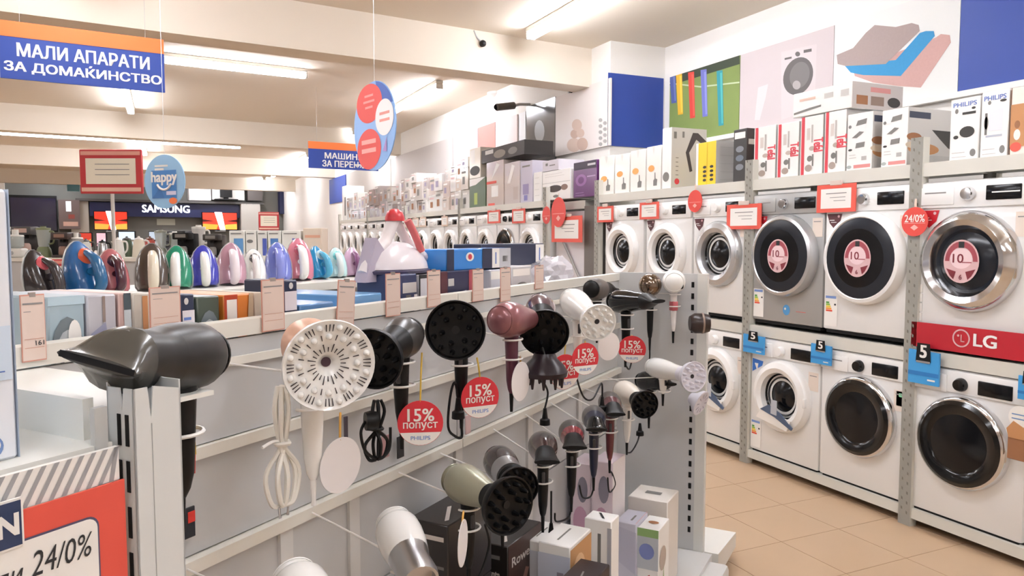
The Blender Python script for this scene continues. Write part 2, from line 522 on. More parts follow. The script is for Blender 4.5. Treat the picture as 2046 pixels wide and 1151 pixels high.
        if e in ('badge', 'badged'):
            p = MB(); x0 = -W + 0.012
            p.flat([(x0, h - 0.145), (x0 + .11, h - 0.145), (x0 + .095, h - 0.2), (x0 + .055, h - 0.235), (x0 + .02, h - 0.2)], -0.0015, BADGE if e == 'badge' else mat('#5b3136', 0.5))
            p.rect(x0 + .02, h - 0.185, x0 + .055, h - 0.18, -0.0022, PAPER); p.rect(x0 + .03, h - 0.197, x0 + .07, h - 0.193, -0.0022, PAPER)
            p.ell(x0 + .085, h - 0.16, 0.008, 0.008, -0.0022, STICK, 12)
            p.build('badge', t, None, 0)
        if e == 'price':
            p = MB(); p.rect(W - .09, h - 0.28, W - .012, h - 0.165, -0.0015, mat('#e6d8cb', 0.6))
            p.rect(W - .08, h - 0.185, W - .025, h - 0.19, -0.0022, GREYTXT)
            p.build('price_sticker', t, None, 0)
        if e == 'bluedot':
            p = MB(); p.ell(0.01, 0.105, 0.03, 0.034, -0.0015, mat('#4d93c9', 0.5), 20); p.ell(0.0, 0.112, 0.008, 0.008, -0.002, PAPER, 10)
            p.rect(0.09, 0.10, 0.17, 0.103, -0.0015, SIGNRED)
            p.build('blue_sticker', t, None, 0)
        if e == 'booklet':
            p = MB(); p.prism([(-0.17, cz - .16), (0.10, cz - .2), (0.13, cz - .13), (-0.12, cz - .09)], -0.066, -0.06, PAPER)
            p.prism([(-0.13, cz - .10), (-0.06, cz - .06), (0.05, cz - .10), (0.15, cz - .17), (0.14, cz - .185), (0.0, cz - .13)], -0.07, -0.062, mat('#50607a', 0.5))
            p.prism([(-0.03, cz - .11), (0.02, cz - .115), (0.02, cz - .02), (-0.03, cz - .02)], -0.075, -0.071, mat('#b9bdc4', 0.5))
            p.build('leaflet', t, None, 0)
        if e == 'bluebadge':
            p = MB(); x0 = -W + 0.015
            p.flat([(x0, h - 0.24), (x0, h - 0.15), (x0 + .10, h - 0.16), (x0 + .09, h - 0.19)], -0.0015, mat('#2f6cc0', 0.5))
            p.flat([(x0 + .02, h - 0.18), (x0 + .045, h - 0.23), (x0 + .055, h - 0.18)], -0.0022, PAPER)
            p.build('blue_badge', t, None, 0)
        if e == 'vertical':
            p = MB()
            for q in range(6): p.rbox((-W + .014, -0.004, 0.03 + q * 0.05), (-W + .045, 0, 0.072 + q * 0.05), PAPER, 0.001)
            p.build('side_labels', t, None, 0)
        if e == 'greenmark':
            p = MB(); p.rect(W - .075, h - .25, W - .02, h - .17, -0.0015, mat('#1d3a30', 0.4)); p.rect(W - .06, h - .2, W - .04, h - .18, -0.002, mat('#7fd0a0', .4)); p.build('screen_label', t, None, 0)
        if e == 'lg':
            p = MB(); p.rbox((-W + .0, -0.02, -0.005), (W + .05, -0.014, 0.125), mat('#b81f2d', 0.4), 0.001, 1)
            p.lathe([(0.045, 0), (0.045, 0.0015), (0.038, 0.0015), (0.038, 0)], STICK, 28, '-y', Matrix.Translation((-0.02, -0.0205, 0.068)))
            p.rect(-0.022, 0.05, -0.017, 0.086, -0.0225, STICK); p.rect(-0.022, 0.05, -0.002, 0.055, -0.0225, STICK); p.ell(-0.035, 0.08, 0.006, 0.006, -0.0225, STICK, 10)
            p.text('LG', 0.10, 0.068, 0.11, 0.06, -0.0225, WPAN, 0.045)
            tag(p.build('brand_board', t), 'red board with round emblem and two white letters')
    return t
washer('white washing machine with chrome door, round sticker and red board below it', 2.40, ZUW, 'chrome', extras=('ten', 'badge', 'vertical', 'price', 'lg'), h=0.85)
washer('white washing machine with large black glass door and round pink sticker', 3.005, ZUW, 'black', extras=('ten', 'badged', 'price', 'energy'))
washer('silver washing machine with large black glass door and round pink sticker', 3.605, ZUW, 'black', extras=('ten', 'badge', 'price', 'energy', 'bluedot'), body=SILVP)
washer('white washing machine with silver grey door ring, upper shelf', 4.24, ZUW, 'grey', extras=('badged', 'price'))
washer('white washing machine with white door ring under the yellow carton', 4.85, ZUW, 'white', extras=('badged',))
washer('white washing machine with white door ring next to the dark pillar, upper shelf', 5.48, ZUW, 'white', extras=('badged',))
lowk = 'lower washing machine'
washer('white washing machine with glossy black door ring on the bottom shelf, beneath the red board', 2.40, 0.09, 'blackring', h=0.79, extras=())
washer('white washing machine with glossy black door ring and small dark label, bottom shelf', 3.005, 0.09, 'blackring', h=0.79, extras=('greenmark', 'price'))
washer('white washing machine with white door ring, leaflets and blue badge on the bottom shelf', 3.605, 0.09, 'white', h=0.79, extras=('booklet', 'bluebadge', 'energy', 'price'))
washer('white washing machine with leaflet in its white door, bottom shelf beside the gondola end', 4.24, 0.09, 'white', h=0.79, extras=('booklet', 'price'))
for y in (4.85, 5.48):
    washer('white washing machine with white door ring on the bottom shelf, behind the gondola', y, 0.09, 'white', h=0.79, group='bottom row behind the gondola')
fw = washer('white washing machine with white door ring in the far row of the upper shelf', 7.27, ZUW, 'white', group='far row of washing machines')
fb = washer('white washing machine with wide black door ring in the far row', 7.9, ZUW, 'blackring')
for k in range(2, 16):
    y = 7.27 + 0.62 * k
    dup(fw, WM(XW, y, ZUW))
for k in range(0, 6):
    dup(fw, WM(XW, 7.27 + 0.62 * k, 0.09), 'white washing machine with white door ring on the bottom shelf of the far rack', 'far bottom row of washing machines')
# ================================================================ posters on the right wall
PZ0, PZ1 = 2.53, 3.24
def wall_poster(label, xl, xr, X, base, draw=None, z0=PZ0, z1=PZ1, cat='poster', d=0.02):
    xl, xr = min(xl, xr), max(xl, xr)
    """board on the wall between two picture columns; draw(mb, P, y) adds flat print, P maps a photo pixel to the board"""
    ya, yb = on_x(xl, 200, X).y, on_x(xr, 200, X).y
    yc = (ya + yb) / 2
    t = thing('wall_poster', label, cat, WM(X, yc, 0))
    hw = (ya - yb) / 2
    MB().box((-hw, 0, z0), (hw, d, z1), base).build('board', t, None, 0)
    if draw:
        mb = MB()
        def P(px, py):
            q = on_x(px, py, X)
            return (min(hw, max(-hw, yc - q.y)), min(z1, max(z0, q.z)))
        draw(mb, P, hw)
        mb.build('print', t, None, 0)
    return t
XP = XN - 0.025
def towels(mb, P, hw):
    mb.flat([P(*p) for p in ((1705, 138), (1708, 152), (1745, 165), (1795, 172), (1840, 175), (1900, 85), (1898, 70), (1880, 68), (1870, 75))], -0.001, mat('#c9a29b', 0.8, noise=0.06, scale=60))
    mb.flat([P(*p) for p in ((1687, 130), (1700, 145), (1725, 150), (1800, 152), (1868, 72), (1866, 62), (1850, 62), (1838, 66), (1790, 120))], -0.0016, mat('#3f93c6', 0.8, noise=0.06, scale=60))
    mb.flat([P(*p) for p in ((1672, 110), (1674, 128), (1690, 132), (1770, 128), (1838, 62), (1836, 50), (1822, 46), (1790, 54), (1748, 50), (1730, 66), (1705, 96))], -0.0022, mat('#a99995', 0.8, noise=0.06, scale=60))
def machine(mb, P, hw):
    gr = mat('#5a5553', 0.5); lt = mat('#d7cccb', 0.5)
    mb.flat([P(*p) for p in ((1561, 104), (1632, 88), (1628, 215), (1561, 240))], -0.001, mat('#cfc3c3', 0.5))
    mb.flat([P(1595 + 30 * math.cos(a), 152 + 37 * math.sin(a) - 0.25 * 30 * math.cos(a)) for a in [i * math.pi / 16 for i in range(32)]], -0.0016, gr)
    mb.flat([P(1598 + 20 * math.cos(a), 150 + 26 * math.sin(a) - 0.25 * 20 * math.cos(a)) for a in [i * math.pi / 16 for i in range(32)]], -0.002, mat('#6f6a68', 0.5))
    mb.flat([P(1592 + 8 * math.cos(a), 170 + 9 * math.sin(a)) for a in [i * math.pi / 8 for i in range(16)]], -0.0024, mat('#a29b99', 0.5))
    mb.flat([P(*p) for p in ((1568, 116), (1582, 113), (1582, 117), (1568, 120))], -0.0016, gr)
    mb.flat([P(1594 + 5 * math.cos(a), 108 + 5 * math.sin(a)) for a in [i * math.pi / 6 for i in range(12)]], -0.0016, gr)
    mb.flat([P(*p) for p in ((1606, 100), (1622, 97), (1622, 103), (1606, 106))], -0.0016, gr)
    mb.flat([P(*p) for p in ((1515, 175), (1535, 168), (1530, 195), (1518, 240), (1508, 240))], -0.0016, lt)
def pegs(mb, P, hw):
    mb.flat([P(*p) for p in ((1335, 150), (1478, 100), (1478, 128), (1335, 172))], -0.0008, mat('#3b4535', 0.7))
    mb.flat([P(*p) for p in ((1335, 166), (1400, 172), (1478, 163), (1478, 166), (1400, 175), (1335, 169))], -0.0012, mat('#b9c6a0', 0.6))
    for x, c, c2, y0, y1 in ((1344, '#54619c', '#6f7cb4', 150, 205), (1357, '#e6b436', '#f2cf52', 148, 228), (1381, '#d6483c', '#e05e50', 145, 235), (1406, '#6f74bd', '#8a8fcd', 140, 232), (1438, '#2f8f98', '#4fb0ae', 142, 250)):
        mb.flat([P(x - 6, y0), P(x + 6, y0 - 2), P(x + 8, y1), P(x - 2, y1 + 2)], -0.0016, mat(c, 0.6))
        mb.flat([P(x + 1, y0 + 4), P(x + 5, y0 + 3), P(x + 7, y1 - 4), P(x + 4, y1 - 3)], -0.002, mat(c2, 0.6))
def bears(mb, P, hw):
    fur = mat('#d6c0b2', 0.8); fur2 = mat('#c9afa0', 0.8)
    for cx, cy, rx, ry, m in ((1147, 290, 14, 14, fur), (1164, 288, 11, 13, fur2), (1148, 268, 8, 9, fur2), (1153, 250, 10, 12, fur), (1160, 266, 8, 9, fur)):
        mb.flat([P(cx + rx * math.cos(a), cy + ry * math.sin(a)) for a in [i * math.pi / 8 for i in range(16)]], -0.001 - 0.0001 * cx / 100, m)
    for q in range(9):
        cx = 1200 + (q % 2) * 9; cy = 240 + q * 6
        mb.flat([P(cx + 4 * math.cos(a), cy + 4 * math.sin(a)) for a in [i * math.pi / 4 for i in range(8)]], -0.0012, mat('#a5a29f', 0.7))
def drop(mb, P, hw):
    mb.flat([P(1078 + 10 * math.cos(a), 262 + 22 * math.sin(a)) for a in [i * math.pi / 8 for i in range(16)]], -0.001, mat('#8c8a88', 0.4))
wall_poster('plain blue wall panel above the white kitchen appliance cartons', 2350, 1913, XP, BLUE)
wall_poster('white poster of three folded towels in grey, blue and pink', 1912, 1664, XP, mat('#e6e6e2', 0.6), towels)
wall_poster('pale poster picturing a washing machine with a grey door', 1663, 1478, XP, mat('#c9bdbd', 0.6), machine)
wall_poster('green poster of coloured clothes pegs on a line', 1477, 1338, XP, mat('#7f9150', 0.7, noise=0.12, scale=3), pegs)
xa = on_x(1218, 200, XF)
t = thing('wall_poster', 'plain blue panel across the step of the wall beside the clothes peg poster', 'poster', Matrix.Translation((XF - .03, YSTEP - 0.012, 0)))
MB().box((0, 0, 2.50), (XP - XF + 0.03, 0.01, 3.25), BLUE).build('board', t, None, 0)
XQ = XF - 0.03
wall_poster('white poster of pale teddy bears next to the blue panel', 1110, 1219, XQ, mat('#e8dfda', 0.6), bears, 2.50, 3.19)
wall_poster('dark grey glossy poster with a water drop beside the teddy bear poster', 1052, 1109, XQ, mat('#6f6d6b', 0.15, coat=0.6), drop, 2.44, 3.2)
for lab, a, b, c in (('white wall panel standing out beside the dark grey poster', 1037, 1050, '#efeeee'), ('pale pink wall poster behind the black carton', 990, 1033, '#e3d3d1'), ('red and white wall poster in the far part of the wall', 955, 989, '#c9827a'), ('pale lilac wall poster in the far part of the wall', 905, 954, '#d2c6c9'), ('pale grey wall poster above the far stack of cartons', 780, 904, '#c8c1bd'), ('pale wall poster near the far blue panel', 690, 779, '#c4beb8'), ('narrow blue wall panel at the far end of the rack', 655, 688, '#2c489c')):
    wall_poster(lab, a, b, XQ, mat(c, 0.6), None, 2.48, 3.15)
for y, lab in ((7.55, 'small white ceiling sensor on the wall above the teddy bear poster'), ):
    t = thing('motion_sensor', lab, 'sensor', WM(XF, y, 3.2))
    MB().rbox((-0.06, -0.05, -0.02), (0.06, 0, 0.02), GREY, 0.01).build('housing', t)
    MB().lathe([(0, -.02), (0.02, -.01), (0.02, 0.02), (0, 0.02)], DARK, 12, '-y', Matrix.Translation((0.03, -0.05, -0.01))).build('lens', t)

# long narrow white ledge below the posters
tag(MB().box((XN - 0.06, -1, PZ0 - 0.045), (XN - .001, YSTEP - 0.03, PZ0 - 0.005), mat('#f1efea', 0.4)).build('trim_9', None, None, 0), 'white ledge under the near posters', None, None, 'structure')

# ================================================================ cartons on the top shelf of the racks
def draw_prints(mb, w, d, h, prints):
    """prints: (face, kind, ...) with u, v from 0 to 1 on that face"""
    for p in prints:
        face, kind = p[0], p[1]
        if face == 'f': Mx = Matrix.Identity(4); W_, H_, off = w, h, -0.0012
        elif face == 'r': Mx = Matrix.Translation((w / 2, 0, 0)) @ Matrix.Rotation(math.pi / 2, 4, 'Z') @ Matrix.Translation((d / 2, 0, 0)); W_, H_, off = d, h, -0.0012
        elif face == 'l': Mx = Matrix.Translation((-w / 2, d / 2, 0)) @ Matrix.Rotation(-math.pi / 2, 4, 'Z'); W_, H_, off = d, h, -0.0012
        elif face == 't': Mx = Matrix.Translation((0, 0, h)) @ Matrix.Rotation(-math.pi / 2, 4, 'X'); W_, H_, off = w, d, -0.0012
        X = lambda u: (u - 0.5) * W_
        Z = lambda v: v * H_
        lay = off - 0.0004 * (p[-1] if isinstance(p[-1], int) else 0)
        q = p[2:]
        if kind == 'rect': mb.rect(X(q[0]), Z(q[1]), X(q[2]), Z(q[3]), lay, q[4], Mx)
        elif kind == 'ell': mb.ell(X(q[0]), Z(q[1]), q[2] * W_, q[3] * H_, lay, q[4], 16, Mx)
        elif kind == 'poly': mb.flat([(X(a), Z(b)) for a, b in q[0]], lay, q[1], Mx)
        elif kind == 'text': mb.text(q[0], X(q[1]), Z(q[2]), q[3] * W_, q[4] * H_, lay, q[5], 0.03, Mx, q[6] if len(q) > 6 and isinstance(q[6], float) else 0.0)
        elif kind == 'lines':
            n = q[5] if len(q) > 5 else 3
            for i in range(n):
                vv = q[1] + (q[3] - q[1]) * i / max(1, n - 1)
                mb.rect(X(q[0]), Z(vv), X(q[2] - 0.1 * (i % 2) * (q[2] - q[0])), Z(vv) + 0.012 * H_, lay, q[4], Mx)
def carton(label, M, w, d, h, m, prints=(), cat='box', group=None, lid=None, name='carton'):
    t = thing(name, label, cat, M, group)
    b = MB(); b.rbox((-w / 2, 0, 0), (w / 2, d, h), m, min(0.003, w / 12), 1)
    b.build('box', t)
    if prints:
        p = MB(); draw_prints(p, w, d, h, prints); p.build('print', t, None, 0)
    if lid:      # a seam of the closed flaps on top
        MB().rect(-w / 2, 0.0, w / 2, 0.0, 0, lid)
    return t
XB = XW + 0.03
def shelf_box(label, xl, xr, ytop, d, m, prints=(), group=None, X=None, z=None, yref=300):
    X = X or XB
    z = ZS if z is None else z
    ya, yb = on_x(xl, yref, X).y, on_x(xr, yref, X).y
    zt = on_x((xl + xr) / 2, ytop, X).z
    return carton(label, WM(X, (ya + yb) / 2, z), ya - yb - 0.004, d, zt - z, m, prints, group=group)
cw = mat('#f0eeea', 0.4); cg = mat('#c9c7c4', 0.5); dk = mat('#35332f', 0.5); rr = mat('#d3414d', 0.5); bl = mat('#5a76b8', 0.5); gp = mat('#7c7a76', 0.5); brn = mat('#9a6a48', 0.6)
tan = mat('#c08a5c', 0.6)
shelf_box('brown and white coffee carton at the very edge of the shelf', 2016, 2075, 172, 0.3, mat('#e8e0d6', 0.5), [('f', 'rect', 0.0, 0.12, 1, 0.75, tan), ('f', 'ell', 0.25, 0.3, 0.12, 0.08, PAPER, 1), ('f', 'ell', 0.25, 0.45, 0.1, 0.06, brn, 1), ('f', 'ell', 0.22, 0.12, 0.2, 0.07, SIGNRED, 2), ('l', 'rect', 0, 0, 1, 1, brn)])
ph = lambda w2: [('f', 'text', 'PHILIPS', 0.5, 0.9, 0.8, 0.07, bl), ('f', 'lines', 0.1, 0.05, 0.6, 0.12, mat('#c9c4c0', 0.6), 2), ('f', 'ell', 0.82, 0.11, 0.1, 0.06, gp)] + w2
shelf_box('white kitchen appliance carton picturing a dark juicer', 1896, 1955, 196, 0.32, cw, ph([('f', 'ell', 0.6, 0.45, 0.26, 0.09, dk), ('f', 'ell', 0.22, 0.38, 0.09, 0.03, dk), ('f', 'rect', 0.42, 0.73, 0.88, 0.77, dk), ('f', 'ell', 0.8, 0.82, 0.07, 0.02, dk), ('f', 'ell', 0.22, 0.8, 0.06, 0.04, gp)]))
shelf_box('white kitchen appliance carton picturing a white hand tool', 1957, 2013, 182, 0.32, cw, ph([('f', 'rect', 0.15, 0.35, 0.24, 0.68, gp), ('f', 'ell', 0.2, 0.53, 0.08, 0.1, gp), ('f', 'rect', 0.2, 0.31, 0.8, 0.34, mat('#b5bac6', 0.5)), ('f', 'rect', 0.3, 0.4, 0.8, 0.72, mat('#e2e3e8', 0.4)), ('f', 'ell', 0.8, 0.84, 0.12, 0.02, dk), ('f', 'ell', 0.3, 0.83, 0.06, 0.03, gp)]))
grill = [('f', 'rect', 0.3, 0.04, 0.95, 0.10, mat('#d58a86', 0.5)), ('f', 'ell', 0.12, 0.07, 0.1, 0.03, mat('#a9b0ac', 0.5)), ('f', 'poly', [(0.35, 0.78), (0.75, 0.8), (0.78, 0.89), (0.42, 0.87)], gp), ('f', 'poly', [(0.2, 0.58), (0.5, 0.68), (0.68, 0.66), (0.4, 0.57)], gp), ('f', 'poly', [(0.35, 0.39), (0.7, 0.4), (0.72, 0.49), (0.38, 0.48)], gp), ('f', 'ell', 0.15, 0.37, 0.08, 0.02, dk), ('f', 'ell', 0.12, 0.78, 0.06, 0.03, gp), ('f', 'rect', 0.6, 0.17, 0.8, 0.24, mat('#b3b0ac', 0.5)), ('f', 'lines', 0.12, 0.22, 0.4, 0.27, mat('#c5c2bd', 0.5), 2),
         ('r', 'rect', 0, 0, 1, 1, mat('#c4c1bd', 0.5)), ('r', 'rect', 0.02, 0.82, 0.42, 0.93, mat('#3c4254', 0.5), 1), ('r', 'ell', 0.12, 0.5, 0.14, 0.07, brn, 1), ('r', 'ell', 0.3, 0.3, 0.3, 0.1, tan, 1), ('r', 'ell', 0.12, 0.36, 0.16, 0.06, mat('#d9c9b2', 0.6), 2), ('r', 'poly', [(0.45, 0.64), (1, 0.64), (1, 0.3), (0.78, 0.34), (0.62, 0.48)], dk, 1), ('r', 'rect', 0.1, 0.05, 0.9, 0.2, mat('#b8b6b2', 0.5), 1)]
shelf_box('white grill carton with food photographs on its near side', 1760, 1813, 218, 0.42, cw, grill)
shelf_box('white grill carton squeezed between another grill carton and a red striped carton', 1691, 1743, 226, 0.42, cw, grill)
tef = [('f', 'rect', 0.06, 0.0, 0.2, 1.0, rr), ('f', 'text', 'Tefal', 0.82, 0.5, 0.45, 0.2, rr, -math.pi / 2), ('f', 'ell', 0.45, 0.28, 0.12, 0.05, gp), ('f', 'ell', 0.55, 0.45, 0.14, 0.04, mat('#b9aaa0', 0.5)), ('f', 'rect', 0.5, 0.55, 0.58, 0.85, mat('#b5b0ab', 0.5)), ('f', 'ell', 0.4, 0.12, 0.16, 0.06, mat('#a5958b', 0.5)), ('f', 'rect', 0.3, 0.6, 0.45, 0.8, mat('#cfc6bf', 0.5)), ('f', 'rect', 0.55, 0.15, 0.62, 0.35, gp), ('r', 'rect', 0, 0, 1, 1, cg)]
shelf_box('tall white carton with red stripe, next to the grill carton', 1646, 1690, 222, 0.38, cw, tef)
shelf_box('tall white carton with red stripe, second from the grill cartons', 1598, 1644, 232, 0.38, cw, tef)
shelf_box('shorter white carton with red stripe, third from the grill cartons', 1552, 1596, 246, 0.38, cw, tef)
shelf_box('shorter white carton with red stripe, beside the narrow dark carton', 1506, 1550, 253, 0.38, cw, tef)
zt = on_x(1668, 222, XB).z + 0.004
shelf_box('flat white carton lying across the tall red striped cartons', 1582, 1700, 176, 0.42, cw, [('f', 'poly', [(0.02, 0.12), (0.5, 0.26), (0.5, 0.34), (0.3, 0.3), (0.02, 0.2)], gp), ('f', 'rect', 0.12, 0.62, 0.4, 0.72, mat('#d8b8a8', 0.5)), ('f', 'rect', 0.55, 0.55, 0.7, 0.75, mat('#c5c2bd', 0.5)), ('f', 'rect', 0.82, 0.5, 0.95, 0.75, mat('#c5c2bd', 0.5)), ('r', 'rect', 0, 0, 1, 1, mat('#bfb8b4', 0.5)), ('r', 'rect', 0.35, 0.66, 0.75, 0.85, mat('#c98a86', 0.5), 1), ('r', 'rect', 0.08, 0.15, 0.3, 0.5, brn, 1), ('r', 'rect', 0.36, 0.15, 0.62, 0.5, mat('#8a7668', 0.5), 1), ('r', 'ell', 0.82, 0.33, 0.13, 0.2, dk, 1)], z=zt)
shelf_box('narrow black carton with glasses print beside the yellow carton', 1465, 1492, 258, 0.3, mat('#3a3836', 0.4), [('f', 'rect', 0.1, 0.82, 0.9, 0.94, PAPER), ('f', 'ell', 0.5, 0.62, 0.3, 0.06, mat('#80848a', 0.4)), ('f', 'ell', 0.5, 0.45, 0.3, 0.06, mat('#6a7480', 0.4)), ('f', 'ell', 0.5, 0.28, 0.3, 0.06, mat('#80848a', 0.4)), ('r', 'rect', 0, 0, 1, 1, mat('#4a3f3c', 0.5)), ('r', 'rect', 0.05, 0.7, 1, 0.8, mat('#e0d8cc', 0.5), 1)])
ye = mat('#f0cc2e', 0.45)
shelf_box('bright yellow carton with black figures and a white end', 1391, 1431, 284, 0.36, ye, [('f', 'rect', 0.0, 0, 0.12, 1, cw)] + [('f', 'ell', u, 0.42 - k * 0.1, 0.09, 0.032, dk) for u in (0.45, 0.8) for k in range(4)] + [('f', 'rect', 0.55, 0, 0.58, 1, mat('#d8b428', 0.5)), ('r', 'rect', 0, 0, 1, 1, cg), ('r', 'lines', 0.1, 0.1, 0.9, 0.85, mat('#bab8b6', 0.5), 5)])
shelf_box('tall white and grey carton with a black kettle outline', 1323, 1342, 256, 0.34, cw, [('f', 'ell', 0.45, 0.2, 0.35, 0.08, gp), ('r', 'rect', 0, 0, 1, 1, cg), ('r', 'rect', 0.06, 0.82, 0.14, 0.93, gp, 1), ('r', 'rect', 0.3, 0.84, 0.36, 0.94, gp, 1), ('r', 'poly', [(0.6, 0.93), (0.75, 0.93), (1, 0.8), (1, 0.7), (0.7, 0.82), (0.5, 0.6), (0.6, 0.3), (0.52, 0.28), (0.4, 0.6)], mat('#4a4444', 0.5), 1), ('r', 'ell', 0.16, 0.12, 0.07, 0.05, rr, 1), ('r', 'lines', 0.12, 0.22, 0.2, 0.5, gp, 5, 1)])
for i, (a, b, yt) in enumerate(((1292, 1321, 292), (1260, 1290, 300), (1229, 1258, 308), (1197, 1227, 312))):
    shelf_box('white juicer carton with orange fruit print, %s' % ('next to the tall white and grey carton', 'second from the tall white and grey carton', 'second from the purple carton', 'next to the purple carton')[i], a, b, yt, 0.33, mat('#f2efe8', 0.35, coat=0.5), [('f', 'ell', 0.35, 0.5 if i < 3 else 0.42, 0.22, 0.075, mat('#e8a45c', 0.5)), ('f', 'poly', [(0.5, 0.1), (0.75, 0.1), (0.78, 0.24), (0.66, 0.26), (0.64, 0.4), (0.58, 0.4), (0.58, 0.26), (0.5, 0.22)], gp), ('f', 'poly', [(0.4, 1.0), (0.6, 1.0), (0.52, 0.8)], mat('#dcd9d2', 0.3), 1)], group=None)
shelf_box('purple and black iron carton beside the dark pillar', 1146, 1193, 322, 0.36, mat('#5e2566', 0.3, coat=0.5), [('f', 'rect', 0.02, 0.78, 0.98, 0.99, mat('#2a1a30', 0.4)), ('f', 'rect', 0.62, 0.86, 0.95, 0.92, mat('#b9b4b8', 0.4), 1), ('f', 'ell', 0.34, 0.48, 0.24, 0.17, mat('#8a5a94', 0.4)), ('f', 'ell', 0.34, 0.48, 0.13, 0.1, mat('#5e2566', 0.4), 1), ('f', 'rect', 0.6, 0.55, 0.95, 0.58, mat('#b58fbc', 0.4)), ('f', 'lines', 0.1, 0.05, 0.5, 0.12, mat('#a77fb0', 0.4), 2)])
shelf_box('white coffee machine carton with dark bowl picture beside the purple carton', 1084, 1140, 340, 0.36, cw, [('f', 'rect', 0, 0.58, 1, 0.6, cg), ('f', 'ell', 0.45, 0.38, 0.26, 0.12, mat('#3a2a24', 0.4)), ('f', 'ell', 0.8, 0.4, 0.12, 0.1, mat('#8a6f62', 0.5)), ('f', 'ell', 0.5, 0.12, 0.1, 0.05, gp), ('f', 'lines', 0.1, 0.8, 0.8, 0.88, mat('#d0cdc9', 0.5), 2)])
z2 = on_x(1112, 340, XB).z + 0.004
shelf_box('pale lilac carton lying on the white coffee machine carton', 1084, 1116, 320, 0.3, mat('#cfcad2', 0.4), [('f', 'rect', 0.2, 0.5, 0.35, 0.75, gp), ('f', 'rect', 0.45, 0.45, 0.8, 0.55, gp)], z=z2)
shelf_box('plain white carton upright beside the white coffee machine carton', 1066, 1082, 344, 0.36, cw, [('f', 'lines', 0.2, 0.2, 0.8, 0.8, cg, 4)])
shelf_box('lilac carton with a coffee machine picture in the far stack', 1040, 1064, 322, 0.36, mat('#c6c1d0', 0.4), [('f', 'rect', 0.15, 0.86, 0.8, 0.9, gp), ('f', 'rect', 0.2, 0.2, 0.7, 0.45, mat('#9a8fb6', 0.4)), ('f', 'rect', 0.3, 0.05, 0.6, 0.18, mat('#7f7ab8', 0.4))])
shelf_box('shiny wrapped pale carton beside the lilac coffee machine carton', 1008, 1038, 324, 0.36, mat('#dcd3d0', 0.15, coat=0.8), [('f', 'poly', [(0.2, 0.5), (0.5, 0.95), (0.7, 0.9), (0.4, 0.5)], cw), ('f', 'rect', 0.6, 0.1, 0.9, 0.4, mat('#b7a9a2', 0.4))])
shelf_box('pale carton with red stripes under the black carton', 972, 1006, 322, 0.36, mat('#dccfc8', 0.15, coat=0.8), [('f', 'rect', 0.0, 0.5, 0.6, 0.56, SIGNRED), ('f', 'rect', 0.1, 0.0, 0.5, 0.06, SIGNRED), ('f', 'rect', 0.3, 0.2, 0.7, 0.45, cw), ('f', 'poly', [(0.3, 0.6), (0.6, 0.95), (0.8, 0.9)], cw)])
shelf_box('green carton with a white lid print in the far stack', 938, 970, 356, 0.36, mat('#55684c', 0.4), [('f', 'poly', [(0, 0.75), (0, 1), (1, 1), (0.4, 0.78)], cw), ('f', 'rect', 0.3, 0.1, 0.5, 0.5, mat('#a9b95a', 0.4))])
z3 = on_x(990, 322, XB).z + 0.004
shelf_box('black carton with white print on top of the far stack', 962, 1048, 290, 0.36, mat('#33302e', 0.4), [('f', 'rect', 0.1, 0.6, 0.3, 0.9, cg), ('f', 'ell', 0.45, 0.45, 0.14, 0.3, mat('#8a8378', 0.4)), ('f', 'ell', 0.75, 0.45, 0.1, 0.25, gp)], z=z3, yref=305)
z4 = on_x(954, 356, XB).z + 0.004
shelf_box('cream carton with a dark bowl picture standing on the green carton', 938, 960, 296, 0.34, mat('#e6dfd2', 0.3), [('f', 'ell', 0.5, 0.25, 0.45, 0.16, dk), ('f', 'rect', 0.1, 0.5, 0.5, 0.95, cw)], z=z4)
# far stacks: many small glossy cartons
GLC = (('ivory', '#f0eeea'), ('cream', '#e8e2dc'), ('rose', '#dfd0c9'), ('pale grey', '#cfc6c4'), ('white', '#f2f0f0'), ('taupe', '#b9a9a4'), ('beige', '#e4d6cc'))
PRC = (('grey', gp), ('light grey', cg), ('brown', brn), ('lilac', mat('#8f86a0', 0.5)))
yy = on_x(936, 400, XB).y + 0.02
n = 0
while yy < 16.4:
    wdt = random.uniform(0.22, 0.36)
    zz = ZS
    far = (yy - 9) / 7.5
    top = 2.62 - 0.12 * random.random() - 0.15 * far
    row = 0
    while zz < top - 0.12:
        hh = min(random.uniform(0.16, 0.3), top - zz)
        cn, cc_ = random.choice(GLC); m = mat(cc_, 0.15, coat=0.8); pn, pm0 = random.choice(PRC)
        carton('%s glossy wrapped carton with %s print, %s layer of the far stack' % (cn, pn, ('bottom', 'second', 'third', 'fourth')[min(row, 3)]), WM(XB + random.uniform(0, 0.06), yy + wdt / 2, zz), wdt - 0.01, 0.34, hh - 0.004, m,
               [('f', 'rect', 0.2, 0.25, 0.55, 0.6, pm0), ('f', 'rect', 0.1, 0.75, 0.7, 0.85, random.choice((cw, gp, STICK)))], group='far stack of glossy cartons')
        zz += hh; row += 1; n += 1
    yy += wdt
t = thing('carton', 'tall white carton with a grey front standing at the rack end by the blue panel', 'box', WM(XB, 16.65, ZS))
MB().rbox((-.2, 0, 0), (.2, .4, .75), cw, 0.004).build('box', t)
MB().rect(0.02, 0.1, 0.17, 0.5, -0.001, gp).build('print', t, None, 0)

